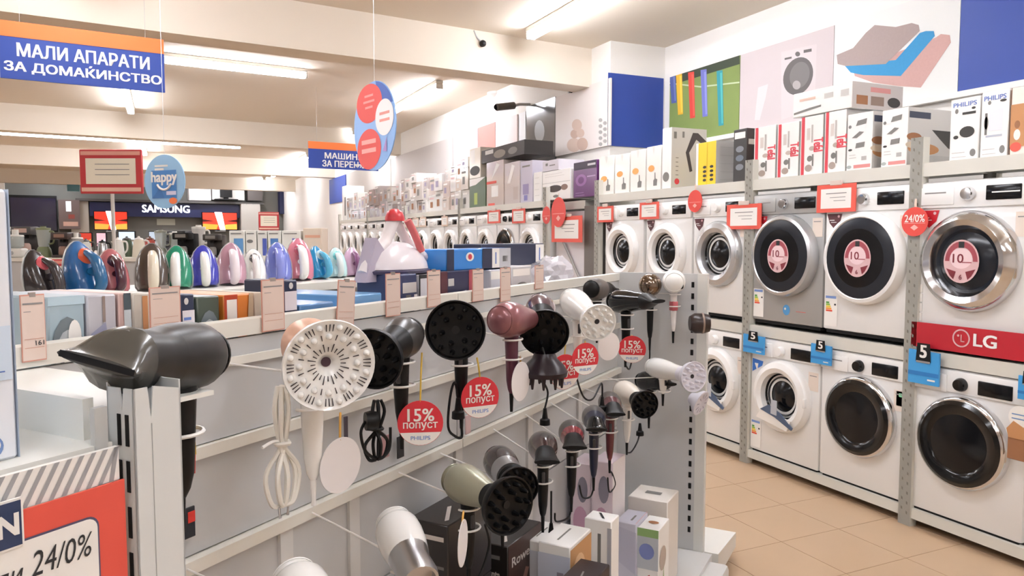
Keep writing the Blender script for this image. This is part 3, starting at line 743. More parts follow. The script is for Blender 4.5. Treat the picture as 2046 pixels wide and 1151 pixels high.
# ================================================================ price signs and round tags on the rack
def price_sign(label, x0, y0, x1, y1, X, framec=SIGNRED, group=None, t_=0.14):
    a, b = on_x(x0, (y0 + y1) / 2, X), on_x(x1, (y0 + y1) / 2, X)
    zt, zb = on_x((x0 + x1) / 2, y0, X).z, on_x((x0 + x1) / 2, y1, X).z
    w, h = (a.y - b.y) / 2, (zt - zb)
    t = thing('price_sign', label, 'sign', WM(X, (a.y + b.y) / 2, zb), group)
    MB().box((-w, 0, 0), (w, 0.004, h), framec).build('frame', t, None, 0)
    c = MB(); c.rect(-w * (1 - 2 * t_ * .8), h * t_, w * (1 - 2 * t_ * .8), h * (1 - t_ * 1.1), -0.001, PAPER)
    c.rect(-w * .5, h * 0.66, w * .55, h * 0.69, -0.002, GREYTXT); c.rect(-w * .3, h * 0.52, w * .5, h * 0.54, -0.002, GREYTXT); c.rect(-w * .1, h * 0.4, w * .5, h * 0.42, -0.002, GREYTXT)
    c.build('card', t, None, 0)
    MB().rbox((-w * .3, -0.004, h - 0.006), (w * .3, 0.006, h + 0.022), mat('#d7c6bb', 0.4), 0.002, 1).build('clip', t)
    return t
XS = XW - 0.03
price_sign('red framed price sign hanging between the silver and the white black-door machine', 1632, 368, 1710, 424, XS)
price_sign('red framed price sign in front of the rack post beside the silver machine', 1452, 408, 1521, 458, XS)
price_sign('red framed price sign under the juicer cartons, above a white door ring', 1278, 404, 1316, 438, XS)
price_sign('red framed price sign at the edge of the dark pillar', 1193, 412, 1225, 444, XS)
price_sign('large red framed price sign beside the dark pillar under the coffee machine carton', 1102, 432, 1163, 484, XS)
price_sign('small red framed price sign beneath the lilac carton', 1023, 417, 1049, 446, XS)
price_sign('small red framed price sign beneath the striped pale carton', 974, 420, 999, 446, XS)
for i, x in enumerate((888, 845, 830, 813, 795)):
    price_sign('tiny cream price card on the edge of the far rack shelf', x - 6, 432 + i * 2, x + 6, 452 + i, XS, mat('#e2c9b4', 0.6), 'tiny price cards on the far rack')
def round_tag(label, cx, cy, rx, X, txt=None, group=None):
    c = on_x(cx, cy, X); r = abs(on_x(cx - rx, cy, X).y - c.y)
    t = thing('round_tag', label, 'tag', WM(X, c.y, c.z), group)
    MB().lathe([(0, 0), (r, 0), (r, 0.003), (0, 0.003)], mat('#dc4a40', 0.5), 28, '-y').build('disc', t)
    p = MB()
    if txt: p.text(txt, 0, r * .22, r * 1.5, r * .5, -0.0036, PAPER, 0.02)
    p.rect(-r * .8, -r * .12, r * .8, -r * .08, -0.0036, mat('#f0a79f', 0.5)); p.flat([(-r * .3, -r * .4), (0, -r * .2), (r * .3, -r * .4), (0, -r * .6)], -0.0036, mat('#f0b5ac', 0.5))
    p.build('print', t, None, 0)
    MB().box((-0.006, 0, r * .9), (0.006, 0.002, r * .9 + 0.05), PINKP).build('hanger', t, None, 0)
    return t
round_tag('red round tag reading 24/0% on the perforated rack post', 1828, 443, 26, XW - .035, '24/0%')
round_tag('red round tag hanging under the yellow carton', 1389, 402, 14, XS - .01)
round_tag('red round tag overlapping the large price sign beside the dark pillar', 1116, 424, 14, XS - .02)
round_tag('red round tag edge by the far rack post', 1092, 430, 8, XS - .005)
BT = mat('#3f9ad8', 0.45); BT2 = mat('#2a78bc', 0.45)
def warranty(label, x0, y0, x1, y1, X=XW - .05):
    a, b = on_x(x0, (y0 + y1) / 2, X), on_x(x1, (y0 + y1) / 2, X)
    zt, zb = on_x((x0 + x1) / 2, y0, X).z, on_x((x0 + x1) / 2, y1, X).z
    w, h = (a.y - b.y) / 2, zt - zb
    t = thing('warranty_tag', label, 'tag', WM(X, (a.y + b.y) / 2, zb))
    MB().prism([(-w, 0), (w, -0.0), (w, h * .8), (-w, h * .82)], 0, 0.012, BT).build('holder', t, None, 0)
    p = MB(); p.flat([(-w * .5, h * .55), (w * .5, h * .55), (w * .42, h * 1.0), (-w * .42, h * 1.0)], -0.003, DARK)
    p.text('5', 0, h * .8, w * .4, h * .3, -0.004, PAPER, 0.05); p.rect(-w * .45, h * .52, w * .45, h * .57, -0.004, GREYTXT)
    p.rect(-w, h * .2, w, h * .3, -0.001, BT2); p.rect(w * .3, h * .1, w * .8, h * .14, -0.002, PAPER)
    p.build('print', t, None, 0)
    return t
warranty('blue warranty tag with black 5 badge at the post beside the red board', 1815, 686, 1876, 768)
warranty('blue warranty tag with 5 badge between the bottom shelf white-ring and black-ring machines', 1620, 680, 1660, 728)
warranty('blue warranty tag with 5 badge on the post between the two white-ring machines', 1485, 662, 1526, 706)
warranty('blue warranty tag at the edge of the black-ring machine beneath the red board', 2034, 742, 2070, 800)
t = thing('round_tag', 'pale round tag with blue print hanging beside the bottom black-ring machine', 'tag', WM(XW - .06, on_x(2040, 840, XW - .06).y, on_x(2040, 835, XW - .06).z))
MB().lathe([(0, 0), (0.055, 0), (0.055, 0.003), (0, 0.003)], PAPER, 24, '-y').build('disc', t)
p = MB(); p.rect(-.04, .01, .04, .015, -.0036, mat('#6a8fc0', .5)); p.rect(-.04, -.01, .03, -.005, -.0036, mat('#6a8fc0', .5)); p.build('print', t, None, 0)
b_ = MB(); b_.rbox((-.055, -.002, -.2), (.06, .004, -.06), brn, .002, 1); b_.prism([(-.06, -.06), (-.03, -.02), (.03, -.05), (.06, -.1), (-.05, -.1)], -.006, -.003, tan); b_.build('chocolate_print', t)
# ================================================================ hair dryer gondola
def gl_(s, v, z): return Vector((s, -v, z))          # gondola coordinates: along, out from the panel, up
SE = 2.31                                            # far end
PGR = mat('#c3c4c4', 0.5, noise=0.03, scale=4)
LEDGE = mat('#e3e0d6', 0.45)
t = G0 = thing('shop_gondola', 'long grey steel gondola with wire hooks carrying the hair dryers', 'shelving', GM)
for a, b in ((-0.42, 0.93), (0.935, SE)):
    for z0, z1 in ((0.17, 0.42), (0.425, 0.68), (0.685, 0.925), (0.958, 1.13), (1.158, 1.345)):
        MB().box((a, 0, z0), (b, 0.012, z1), PGR).build('panel', t, None, 0)
    MB().box((a, -0.006, 1.349), (b, 0.03, 1.38), LEDGE).build('top_ledge', t, None, 0)
    MB().box((a, -0.012, 1.134), (b, 0.012, 1.156), LEDGE).build('rail', t, None, 0)
    MB().box((a, -0.02, 0.93), (b, 0.012, 0.955), LEDGE).build('rail', t, None, 0)
    MB().box((a, -0.014, 1.296), (b, -0.006, 1.312), LEDGE).build('hook_bar', t, None, 0)
for s in (0.24, 0.46, 0.93, 1.4, 1.85):
    MB().box((s - 0.018, -0.009, 0.17), (s + 0.018, -0.0005, 0.93), GOND).build('stiffener', t, None, 0)
# deck under the cartons and far end panel
MB().box((-0.42, -0.44, 0.10), (SE, 0.0, 0.168), GOND).build('base_deck', t, None, 0)
MB().box((-0.40, -0.43, 0.0), (SE - .02, -0.41, 0.10), GOND).build('kick_plate', t, None, 0)
ep = MB().box((SE, -0.36, 0.17), (SE + 0.018, 0.012, 1.385), PGR).build('end_panel', t, None, 0)
sl = MB().box((-0.002, -0.006, -0.012), (0.0, 0.006, 0.012), DARK).mesh('slot', 0)
for k in range(23):
    part('slot', sl, ep, Matrix.Translation((SE - 0.0005, -0.338, 0.26 + k * 0.049)))
MB().box((SE - 0.002, -0.40, 0.05), (SE + 0.03, -0.358, 1.385), mat('#d9d9d4', 0.4)).build('end_post', t, None, 0)
MB().rbox((SE - .25, -0.52, 0.02), (SE - .02, -0.37, 0.15), GOND, 0.02).build('base_foot', t)
MB().prism([(SE + 0.03, 0.05), (SE + .42, 0.05), (SE + .42, .12), (SE + .03, .16)], -0.46, -0.02, mat('#e4e3dd', 0.4)).build('end_deck', t, None, 0)
# other side of the gondola
MB().box((-0.42, 0.012, 1.30), (SE, 0.66, 1.328), LEDGE).build('back_shelf', t, None, 0)
MB().box((-0.42, 0.012, 0.10), (SE, 0.03, 1.30), PGR).build('back_panel', t, None, 0)

# near end cap: upright post, its shelf and signs
PM = GM @ Matrix.Translation((-0.40, -0.43, 0))
t = thing('shelf_post', 'light grey slotted steel shelf post beside the red promotion sign', 'post', PM)
PST = mat('#d4d6d4', 0.4, noise=0.02, scale=10)
ps = MB()
ps.prism([(0.0, 0), (0.058, 0), (0.058, 1.372), (0.024, 1.38), (0.0205, 1.345), (0.017, 1.38), (0, 1.38)], 0.0, 0.002, PST)
ps.prism([(0.0, 0), (0.058, 0), (0.058, 1.385), (0.0, 1.385)], 0.042, 0.044, PST)
ps.box((0.056, 0, 0), (0.058, 0.044, 1.382), PST)
S_ = Matrix.Rotation(-math.pi / 2, 4, 'Z')
ps.prism([(-0.044, 0), (0.0, 0), (0.0, 1.38), (-0.016, 1.38), (-0.019, 1.355), (-0.023, 1.38), (-0.044, 1.38)], 0.0, 0.002, PST, S_)
ps.build('tube', t, None, 0)
MB().box((0.0205, -0.0006, 0), (0.0212, 0.0, 1.34), mat('#a9aba8', 0.6)).build('seam', t, None, 0)
sl2 = MB().box((-0.0008, -0.0028, -0.017), (0.0, 0.0028, 0.017), DARK).mesh('slot', 0)
for k in range(14):
    for q in (0.011, 0.024):
        part('slot', sl2, t, Matrix.Translation((-0.0002, q, 1.335 - k * 0.05)))
SHF = mat('#e9e9e2', 0.4)
t = thing('end_shelf', 'white end shelf with grey striped side rail next to the slotted post', 'shelf', GM @ Matrix.Translation((-0.405, -0.40, 1.322)))
MB().box((-0.55, 0.0, -0.03), (0, 0.78, 0.0), SHF).build('shelf_board', t, None, 0)
MB().box((-0.012, 0.03, 0.0), (0.0, 0.78, 0.045), SHF).build('back_rail', t, None, 0)
MB().box((0.0, 0.03, 0.018), (0.16, 0.395, 0.024), SHF).build('top_cover', t, None, 0)
MB().box((-0.02, -0.002, -0.045), (-0.006, 0.006, 0.04), mat('#c6c7c4', 0.4)).build('bracket', t, None, 0)
rl = MB(); rl.box((-0.55, -0.022, -0.035), (-0.008, -0.016, 0.0), PAPER)
rail = rl.build('side_rail', t, None, 0)
st = MB()
for k in range(44):
    x = -0.545 + k * 0.0125
    if x < -0.02: st.flat([(x, -0.035), (x + 0.005, -0.035), (min(-0.008, x + 0.025), 0), (min(-0.013, x + 0.02), 0)], -0.0226, mat('#9c9c9e', 0.5))
st.build('stripes', rail, None, 0)['kind'] = 'stuff'
t = thing('promotion_sign', 'red promotion sign reading 24/0% hung from the striped shelf rail', 'sign', GM @ Matrix.Translation((-0.405, -0.424, 1.287)))
rs_ = mat('#dd5546', 0.5)
MB().box((-0.55, -0.003, -0.42), (-0.006, 0.0, 0.0), rs_).build('board', t, None, 0)
c = MB()
def rrect(x0, z0, x1, z1, r, n=5):
    o = []
    for cx, cz, a0 in ((x1 - r, z1 - r, 0), (x0 + r, z1 - r, 90), (x0 + r, z0 + r, 180), (x1 - r, z0 + r, 270)):
        for k in range(n + 1):
            a = math.radians(a0 + 90 * k / n); o.append((cx + r * math.cos(a), cz + r * math.sin(a)))
    return o
c.flat(rrect(-0.50, -0.40, -0.036, -0.027, 0.012), -0.0036, mat('#55506a', 0.5))
c.flat(rrect(-0.498, -0.398, -0.038, -0.029, 0.011), -0.0042, PAPER)
c.text('24/0%', -0.074, -0.054, 0.058, 0.024, -0.005, DKTXT, 0.0, None, 0.0, 0.15)
c.text('или', -0.130, -0.060, 0.034, 0.014, -0.005, DKTXT, 0.0, None, 0.0, 0.2)
c.build('card', t, None, 0)
n_ = MB(); NX = Matrix.Translation((-.012, 0, 0)); n_.box((-0.19, -0.006, -0.032), (-0.098, -0.003, 0.014), PAPER, NX); n_.rect(-0.188, -0.030, -0.100, 0.012, -0.0064, mat('#2a3a5c', 0.5), NX); n_.text('N', -0.112, -0.009, 0.017, 0.02, -0.007, PAPER, 0.05, NX)
tag(n_.build('name_plate', t, None, 0), 'dark blue name plate with a white letter N')
t = carton('tall pale blue and white carton standing on the striped end shelf', GM @ Matrix.Translation((-0.655, -0.372, 1.322)), 0.34, 0.10, 0.265, mat('#e7ebf2', 0.35), [('f', 'ell', 0.93, 0.06, 0.028, 0.04, mat('#6f8cc0', 0.5)), ('f', 'ell', 0.93, 0.065, 0.02, 0.025, PAPER, 1), ('f', 'rect', 0.86, 0.3, 0.99, 0.5, mat('#cfdff0', .4)), ('f', 'rect', 0.86, 0.33, 0.97, 0.335, bl, 1), ('r', 'rect', 0, 0, 1, 1, mat('#c9d6e6', 0.4))], name='carton')
t = thing('plastic_bag', 'pale blue clear plastic bag behind the tall white carton', 'bag', GM @ Matrix.Translation((-0.56, -0.19, 1.322)))
bg = MB()
pr = []
for k in range(9):
    z = k * 0.03
    w_ = 0.05 + 0.012 * math.sin(k * 1.3) - 0.002 * k
    pr.append((w_, z))
bg.lathe([(0.0, 0.0)] + pr + [(0.0, 0.245)], mat('#a9c0d8', 0.12, alpha=0.75, coat=0.4), 14, 'z', None, 1.3, 0.5)
bg.build('bag', t)
MB().tube(spline([(-0.04, 0, 0.24), (-0.02, 0.0, 0.262), (0.03, 0.0, 0.255), (0.05, 0, 0.235)]), 0.006, mat('#dfe3e0', 0.2)).build('gathered_top', t)

# ---------------------------------------------------------------- hair dryers
def near_front(pr, x, y, L, nearer=True):
    """point on the ray of pixel x, y at distance L from pr"""
    r = ray(x, y).normalized(); o = CAM - pr
    b = r.dot(o); q = b * b - (o.dot(o) - L * L)
    if q < 0: k = -b
    else: k = -b - math.sqrt(q) if nearer else -b + math.sqrt(q)
    return CAM + r * k
PRONG = {}
def prong_mesh(m, L, r):
    k = (m.name, L, r)
    if k not in PRONG: PRONG[k] = MB().lathe([(r, 0), (r * .75, L * .6), (r * .35, L), (0, L * 1.02)], m, 8, 'x').mesh('prong')
    return PRONG[k]
def dryer(label, pr, pf, body, rear, barrel, handle, att=None, attm=None, R=0.040, Rf=0.027, hl=0.13, hdir=(0, 0, -1), hm2=None, AR=0.07, roll=0.0, logo=None, hold=1.30, cord=None, tail=0.05, hw=0.016, arm=True, nl=1.0, slots=True):
    """hair dryer from rear centre pr to barrel end pf"""
    d = (pf - pr); L = d.length; d.normalize()
    org = pr + d * (L * 0.36)
    ya = ZU.cross(d)
    M = frame(org, d, ya)
    if roll: M = M @ Matrix.Rotation(roll, 4, 'X')
    t = thing('hair_dryer', label, 'hair dryer', M)
    x0, x1 = -L * 0.36, L * 0.64
    b = MB()
    b.lathe([(0, x0 + .006), (R * .78, x0 + .006), (R * .8, x0 + 0.004)] + [(R * math.cos(a) * 1.0, x0 + R * .9 - R * .9 * math.sin(a)) for a in (0.8, 0.45, 0.15)] + [(R * 1.02, x0 + L * .3), (R * .98, x0 + L * .45), (R * .88, x0 + L * .6)], body, 28, 'x')
    b.build('body', t)
    f = MB(); f.lathe([(R * .882, x0 + L * .6), (R * .78, x0 + L * .72), (Rf * 1.08, x1 - L * .08), (Rf, x1), (Rf * .85, x1), (Rf * .8, x1 - .02), (0, x1 - .02)], barrel, 28, 'x')
    f.build('barrel', t)
    g = MB(); g.lathe([(0, x0 - 0.008), (R * .4, x0 - 0.005), (R * .72, x0 + 0.003), (R * .8, x0 + 0.008)], rear, 24, 'x')
    gr = g.build('rear_grille', t)
    if logo:
        lm = MB(); lm.text(logo, x0 + L * .5, 0.0, 0.026, 0.006, -R * 1.03, mat('#77746f', 0.4), 0.02); lm.build('lettering', t, None, 0)
    # handle, kept upright in the room
    Ri = M.to_3x3().inverted()
    hd = (Ri @ Vector(hdir)).normalized()
    side = (Ri @ (d - Vector(hdir) * d.dot(Vector(hdir)))).normalized()
    a0 = Vector((x0 + L * .40, 0, 0)) + hd * (R * .7)
    pts = [a0, a0 + hd * hl * .2, a0 + hd * hl * .55 + side * .002, a0 + hd * hl * .85, a0 + hd * hl, a0 + hd * (hl + .012)]
    hb = MB(); hb.tube(pts, [hw * 1.25, hw * 1.08, hw * 1.0, hw * .85, hw * .6, hw * .3], handle, 14)
    ho = hb.build('handle', t)
    sw = MB(); q = a0 + hd * hl * .32 + side * hw * .95
    F_ = frame(q, hd.cross(side), side); sw.rbox((-.005, -.003, -.016), (.005, .004, .016), hm2 or mat('#3c3b3d', .4), .002, 1, F_); sw.build('switch', ho)
    tl = MB(); e = a0 + hd * (hl + .008); tl.tube([e, e + hd * tail * .5, e + hd * tail], [.006, .005, .004], hm2 if hm2 is WHITE else (handle if handle in (WHITE,) else BLACK), 8); tl.build('strain_relief', ho)
    if att == 'nozzle':
        n = MB(); k = 18
        rings = []
        for (x, ry, rz) in ((x1 - .012, Rf * 1.1, Rf * 1.1), (x1 + .012 * nl, Rf * 1.12, Rf * .95), (x1 + .04 * nl, AR * .92, Rf * .42), (x1 + .058 * nl, AR, .0075), (x1 + .066 * nl, AR, .0065)):
            rings.append([(x, ry * math.copysign(abs(math.cos(2 * math.pi * i / k)) ** .8, math.cos(2 * math.pi * i / k)), rz * math.sin(2 * math.pi * i / k)) for i in range(k)])
        vs = [p for r in rings for p in r]
        fs = [(a * k + i, a * k + (i + 1) % k, (a + 1) * k + (i + 1) % k, (a + 1) * k + i) for a in range(len(rings) - 1) for i in range(k)] + [tuple(range((len(rings) - 1) * k, len(rings) * k))]
        n.add(vs, fs, attm or BLACK)
        n.build('nozzle', t)
        s_ = MB().box((x1 + .0655 * nl, -AR * .93, -.0035), (x1 + .0655 * nl + .001, AR * .93, .0035), DARK).build('nozzle_slit', t, None, 0)
    elif att == 'diffuser':
        D = MB(); am = attm or BLACK
        D.lathe([(Rf * 1.1, x1 - .015), (Rf * 1.15, x1 + .005), (AR * .55, x1 + .022), (AR * .9, x1 + .04), (AR, x1 + .058), (AR * .99, x1 + .064), (AR * .94, x1 + .063), (AR * .88, x1 + .056), (AR * .3, x1 + .052), (0, x1 + .050)], am, 40, 'x')
        do = D.build('diffuser', t)
        if slots:
            pm = prong_mesh(am, 0.022, 0.0065)
            for rr_, nn, ph in ((0.45, 6, 0.2), (0.74, 11, 0.0)):
                for i in range(nn):
                    a = 2 * math.pi * i / nn + ph
                    part('prong', pm, do, Matrix.Translation((x1 + .053, AR * rr_ * math.cos(a), AR * rr_ * math.sin(a))))
            vsl = MB(); sm = mat('#2e2a2c', .6) if am is not BLACK else mat('#000000', .6)
            for i in range(22):
                a = 2 * math.pi * i / 22 + .1
                vsl.add([(x1 + .0535, AR * r * math.cos(a + o), AR * r * math.sin(a + o)) for r, o in ((.58, -.03), (.66, -.03), (.66, .03), (.58, .03))], [(0, 1, 2, 3)], sm)
            vsl.lathe([(0, .0), (AR * .14, 0.0), (AR * .14, .0006), (0, .0006)], sm, 14, 'x', Matrix.Translation((x1 + .0525, 0, 0)))
            vsl.build('vent_slots', do, None, 0)['kind'] = 'stuff'
    M_ = t.matrix_world
    hp = M @ (a0 + hd * hl * .12)                      # where the holder grips
    if arm: holder(label, hp, hold)
    return t, M, M @ a0, M @ (a0 + hd * (hl + tail)), x1
HOLDN = [0]
WIRE = mat('#eceae6', 0.35)
def holder(label, hp, zbar):
    l = g_local(hp)
    s, v, z = l.x, -l.y, l.z
    HOLDN[0] += 1
    t = thing('dryer_holder', 'white wire holder under the ' + ' '.join(label.split()[:9]), 'wire hook', GM @ Matrix.Translation((s, 0, 0)), 'white wire holders on the gondola')
    dz = zbar - z
    MB().tube([(.026, -0.012, zbar), (.026, -v + .012, z)], .0021, WIRE, 6).build('arm', t)
    for k, zz in enumerate((z, z - 0.05)):
        ring = [(0.03 * math.cos(a), -v - 0.028 * math.sin(a), zz) for a in [math.radians(x) for x in range(-20, 201, 20)]]
        MB().tube(ring, .0026, WIRE, 6).build('clasp', t)
    MB().tube([(0.026, -v + .012, z), (0.026, -v + .012, z - 0.05)], .0026, WIRE, 6).build('link', t)
    return t
BL2 = mat('#242322', 0.36, spec=0.4)
GRY = mat('#3c3a39', 0.28, spec=.5)
MAUV = mat('#8c5a5e', 0.28, metal=0.3, coat=0.3)
PURP = mat('#4a2a38', 0.2, coat=0.6)
MAGD = mat('#5e3040', 0.35)
CHAMP = mat('#a9a894', 0.32, metal=0.5)
BROWN = mat('#3c3230', 0.25, coat=0.4)
NAVY = mat('#20243a', 0.3)
MAR = mat('#5c2028', 0.25, coat=0.4)
PEACH = mat('#cfa389', 0.4, metal=0.2)
WGL = mat('#f1f0ec', 0.22, coat=0.4)
CORDW = mat('#e8e4da', 0.45)
def cord_bundle(parent_M, t, top, n, length, spread, m, r=.0042):
    """hanging tied cord loops below a world point, built as part of dryer t"""
    inv = t.matrix_world.inverted() if False else parent_M.inverted()
    for i in range(n):
        a = i / max(1, n - 1) - .5
        off = GU * (spread * a) + GV * (0.012 * math.sin(i * 2.1))
        off2 = GU * (spread * .9 * math.sin(i * 1.7)) + GV * (.01 * math.cos(i))
        p = [top + off * .5, top + off * .9 - ZU * length * .2, top + off * .35 - ZU * length * .47, top + off2 - ZU * length * .72, top + off2 * .7 - ZU * length * (.93 + .04 * (i % 2)), top + off2 * .1 - ZU * length]
        MB().tube([inv @ q for q in spline(p, 5)], r, m, 6).build('cord_loop', t)
    c = top - ZU * length * .47
    MB().tube([inv @ q for q in spline([c + GU * .012, c + GV * .014, c - GU * .014, c - GV * .01, c + GU * .012], 5)], r * .9, m, 6).build('cable_tie', t)
def cord_path(parent_M, t, pts, m=BLACK, r=.0032, plug=True):
    inv = parent_M.inverted()
    o = MB().tube([inv @ q for q in spline(pts, 6)], r, m, 6).build('cord', t)
    if plug:
        e = pts[-1]
        MB().tube([inv @ e, inv @ (e - ZU * .03), inv @ (e - ZU * .034), inv @ (e - ZU * .05)], [.005, .009, .015, .016], m, 10).build('plug', t)
def D(label, rx, ry, v, fx, fy, L, *a, **k):
    pr = on_g(rx, ry, v)
    nearer = k.pop('nearer', True)
    pf = near_front(pr, fx, fy, L, nearer)
    return dryer(label, pr, pf, *a, **k)

# upper row
t, M, h0, h1, x1 = D('matt black hair dryer with a flat nozzle hanging behind the slotted post', 415, 708, 0.30, 238, 722, 0.205, BL2, BL2, BL2, BLACK, 'nozzle', mat('#4a4842', .2), R=.044, Rf=.035, AR=.046, roll=math.radians(-14), nl=.6, logo='PHILIPS', hl=.14, hw=.02)
# white dryer with patterned diffuser
t, M, h0, h1, x1 = D('white and peach hair dryer with a large white slotted diffuser', 606, 678, 0.19, 646, 718, 0.15, PEACH, PEACH, WGL, WGL, None, None, R=.047, Rf=.03, hl=.19, hm2=WHITE, hw=.019)
AR = .074
dm = MB()
dm.lathe([(.033, x1 - .015), (.04, x1), (AR * .7, x1 + .01), (AR * .96, x1 + .028), (AR, x1 + .04), (AR * .985, x1 + .044), (AR * .9, x1 + .040), (AR * .5, x1 + .034), (AR * .22, x1 + .026), (AR * .13, x1 + .016), (0, x1 + .014)], WGL, 56, 'x')
do = dm.build('diffuser', t)
SLT = mat('#3c3638', .6)
vs_ = MB()
def dslot(r0, r1, a, w0, xh):
    u, n2 = (math.cos(a), math.sin(a)), (-math.sin(a), math.cos(a))
    hx = lambda r: x1 + .0145 + (0.012 if r / AR > .22 else 0) + max(0, (r / AR - .22)) * .02 + xh
    vs_.add([(hx(r0), u[0] * r0 + n2[0] * w0 * .6, u[1] * r0 + n2[1] * w0 * .6), (hx(r1), u[0] * r1 + n2[0] * w0, u[1] * r1 + n2[1] * w0), (hx(r1), u[0] * r1 - n2[0] * w0, u[1] * r1 - n2[1] * w0), (hx(r0), u[0] * r0 - n2[0] * w0 * .6, u[1] * r0 - n2[1] * w0 * .6)], [(0, 3, 2, 1)], SLT)
for i in range(24): dslot(AR * .27, AR * (.46 if i % 2 else .38), 2 * math.pi * i / 24, .0011, .0035)
for i in range(12): dslot(AR * .54, AR * .67, 2 * math.pi * (i + .5) / 12, .0011, .003)
for i in range(12):
    for q in (-.09, 0, .09): dslot(AR * .74, AR * .9, 2 * math.pi * i / 12 + q, .0011, .0025)
vs_.lathe([(0, 0), (AR * .11, 0), (AR * .11, .001), (0, .001)], mat('#4a3540', .5), 18, 'x', Matrix.Translation((x1 + .0165, 0, 0)))
tag(vs_.build('vent_slots', do, None, 0), 'dark radial slots')
pm_ = MB().lathe([(.0055, 0), (.0045, .006), (.002, .0095), (0, .01)], WGL, 10, 'x').mesh('prong')
for rr_, nn in ((.62, 12), (.84, 12)):
    for i in range(nn):
        a = 2 * math.pi * (i + (0 if rr_ < .7 else .5)) / nn
        part('prong', pm_, do, Matrix.Translation((x1 + .034 + (rr_ - .5) * .012, AR * rr_ * math.cos(a), AR * rr_ * math.sin(a))))
tp = on_g(562, 772, .22)
cord_bundle(M, t, tp, 7, .205, .035, CORDW)
MB().tube([M.inverted() @ q for q in spline([tp - ZU * .096, tp - ZU * .09 - GU * .02, tp - ZU * .094 - GU * .045])], .0028, WHITE, 6).build('cable_tie_end', t)
for q in (-1, 1):
    MB().tube([M.inverted() @ (tp - ZU * .205 + GU * .011 * q), M.inverted() @ (tp - ZU * .225 + GU * .009 * q)], .0022, STEEL, 6).build('plug_pin', t)

t, M, h0, h1, x1 = D('dark grey hair dryer with black diffuser and coiled black cord', 820, 664, .18, 770, 700, .14, GRY, GRY, BLACK, BLACK, 'diffuser', BLACK, R=.044, AR=.062, hl=.15)
tp = on_g(752, 800, .22)
cord_bundle(M, t, tp, 5, .12, .03, BLACK, .0036)
pc = on_g(730, 842, .22)
MB().lathe([(0, 0), (.018, 0), (.02, .01), (.017, .024), (0, .026)], BLACK, 18, 'x', M.inverted() @ Matrix.Translation(pc)).build('plug', t)
cord_path(M, t, [pc, pc - GU * .014 - ZU * .02, pc + GU * .0 - ZU * .06, pc + GU * .04 - ZU * .085, pc + GU * .075 - ZU * .075, pc + GU * .08 - ZU * .03], plug=False)
t, M, h0, h1, x1 = D('black hair dryer with a wide black diffuser facing the aisle', 925, 642, .18, 915, 654, .13, BLACK, BLACK, BLACK, BLACK, 'diffuser', BLACK, R=.04, AR=.068, hl=.17)
cord_path(M, t, [h1, h1 - ZU * .03, h1 - GU * .03 - ZU * .02, h1 - GU * .06 + ZU * .01, h1 - GU * .05 + ZU * .08, h1 - GU * .03 + ZU * .11, h1 - GU * .015 + ZU * .07])
t, M, h0, h1, x1 = D('metallic mauve hair dryer pointing along the gondola', 996, 640, .25, 1058, 637, .17, MAUV, MAUV, MAUV, MAGD, None, None, R=.046, hl=.15, nearer=False)
t, M, h0, h1, x1 = D('dark plum hair dryer with a black pronged diffuser', 1078, 607, .18, 1085, 648, .16, PURP, PURP, BLACK, BLACK, 'diffuser', BLACK, R=.044, AR=.068, hl=.12)
cord_path(M, t, [h1, h1 - ZU * .02 + GU * .03, h1 + GU * .05 - ZU * .05, h1 + GU * .03 - ZU * .09])
# loose plum diffuser hanging below
pc = on_g(1088, 742, .3)
t = thing('diffuser_attachment', 'loose dark plum diffuser with long prongs hanging under the pronged black diffuser', 'attachment', Matrix.Translation(pc))
PD = mat('#20141b', .3, spec=.4)
MB().lathe([(.028, .05), (.034, .035), (.05, .02), (.062, 0), (.06, -.012), (.052, -.012), (.03, -.004), (0, -.004)], PD, 30).build('bowl', t)
pz = MB().lathe([(0, -.036), (.003, -.034), (.006, -.012), (.007, 0)], PD, 8).mesh('prong')
for i in range(9):
    a = 2 * math.pi * i / 9; part('prong', pz, t, Matrix.Translation((.047 * math.cos(a), .047 * math.sin(a), -.008)))
MB().tube([(0, 0, .045), (0, .012, .062)], .003, BLACK, 6).build('hanger', t)
t, M, h0, h1, x1 = D('glossy white hair dryer with a white speckled diffuser', 1138, 597, .16, 1180, 632, .19, WGL, WGL, WGL, WGL, 'diffuser', WGL, R=.046, AR=.058, hl=.13)
cord_path(M, t, [h1, h1 - ZU * .03, h1 + GU * .06 - ZU * .1, h1 + GU * .14 - ZU * .12, h1 + GU * .22 - ZU * .08, h1 + GU * .23 - ZU * .13], BLACK)
t, M, h0, h1, x1 = D('dark hair dryer with a flat black nozzle in front of the far ledge', 1180, 578, .10, 1212, 578, .17, mat('#5a5450', .4), BLACK, BLACK, BLACK, 'nozzle', BLACK, R=.042, AR=.03, nearer=False, hl=.12)
t, M, h0, h1, x1 = D('glossy black hair dryer with flat nozzle pointing to the gondola end', 1225, 602, .20, 1292, 602, .2, GLOSSB, BLACK, GLOSSB, BLACK, 'nozzle', BLACK, R=.042, AR=.028, nearer=True, hl=.15)
cord_path(M, t, [h1, h1 + GU * .05 - ZU * .02, h1 + GU * .09 + ZU * .06, h1 + GU * .04 + ZU * .1], BLACK, plug=False)
t, M, h0, h1, x1 = D('bronze chrome hair dryer seen from behind near the gondola end', 1298, 571, .20, 1302, 566, .17, mat('#9a8a7c', .1, metal=1.0), mat('#8a7b6e', .14, metal=1.0), mat('#6a5f58', .2, metal=1), BLACK, None, None, R=.048, nearer=False, hl=.19, hw=.014)
cord_path(M, t, [h1, h1 - ZU * .05, h1 - GU * .03 - ZU * .07], BLACK, plug=False)
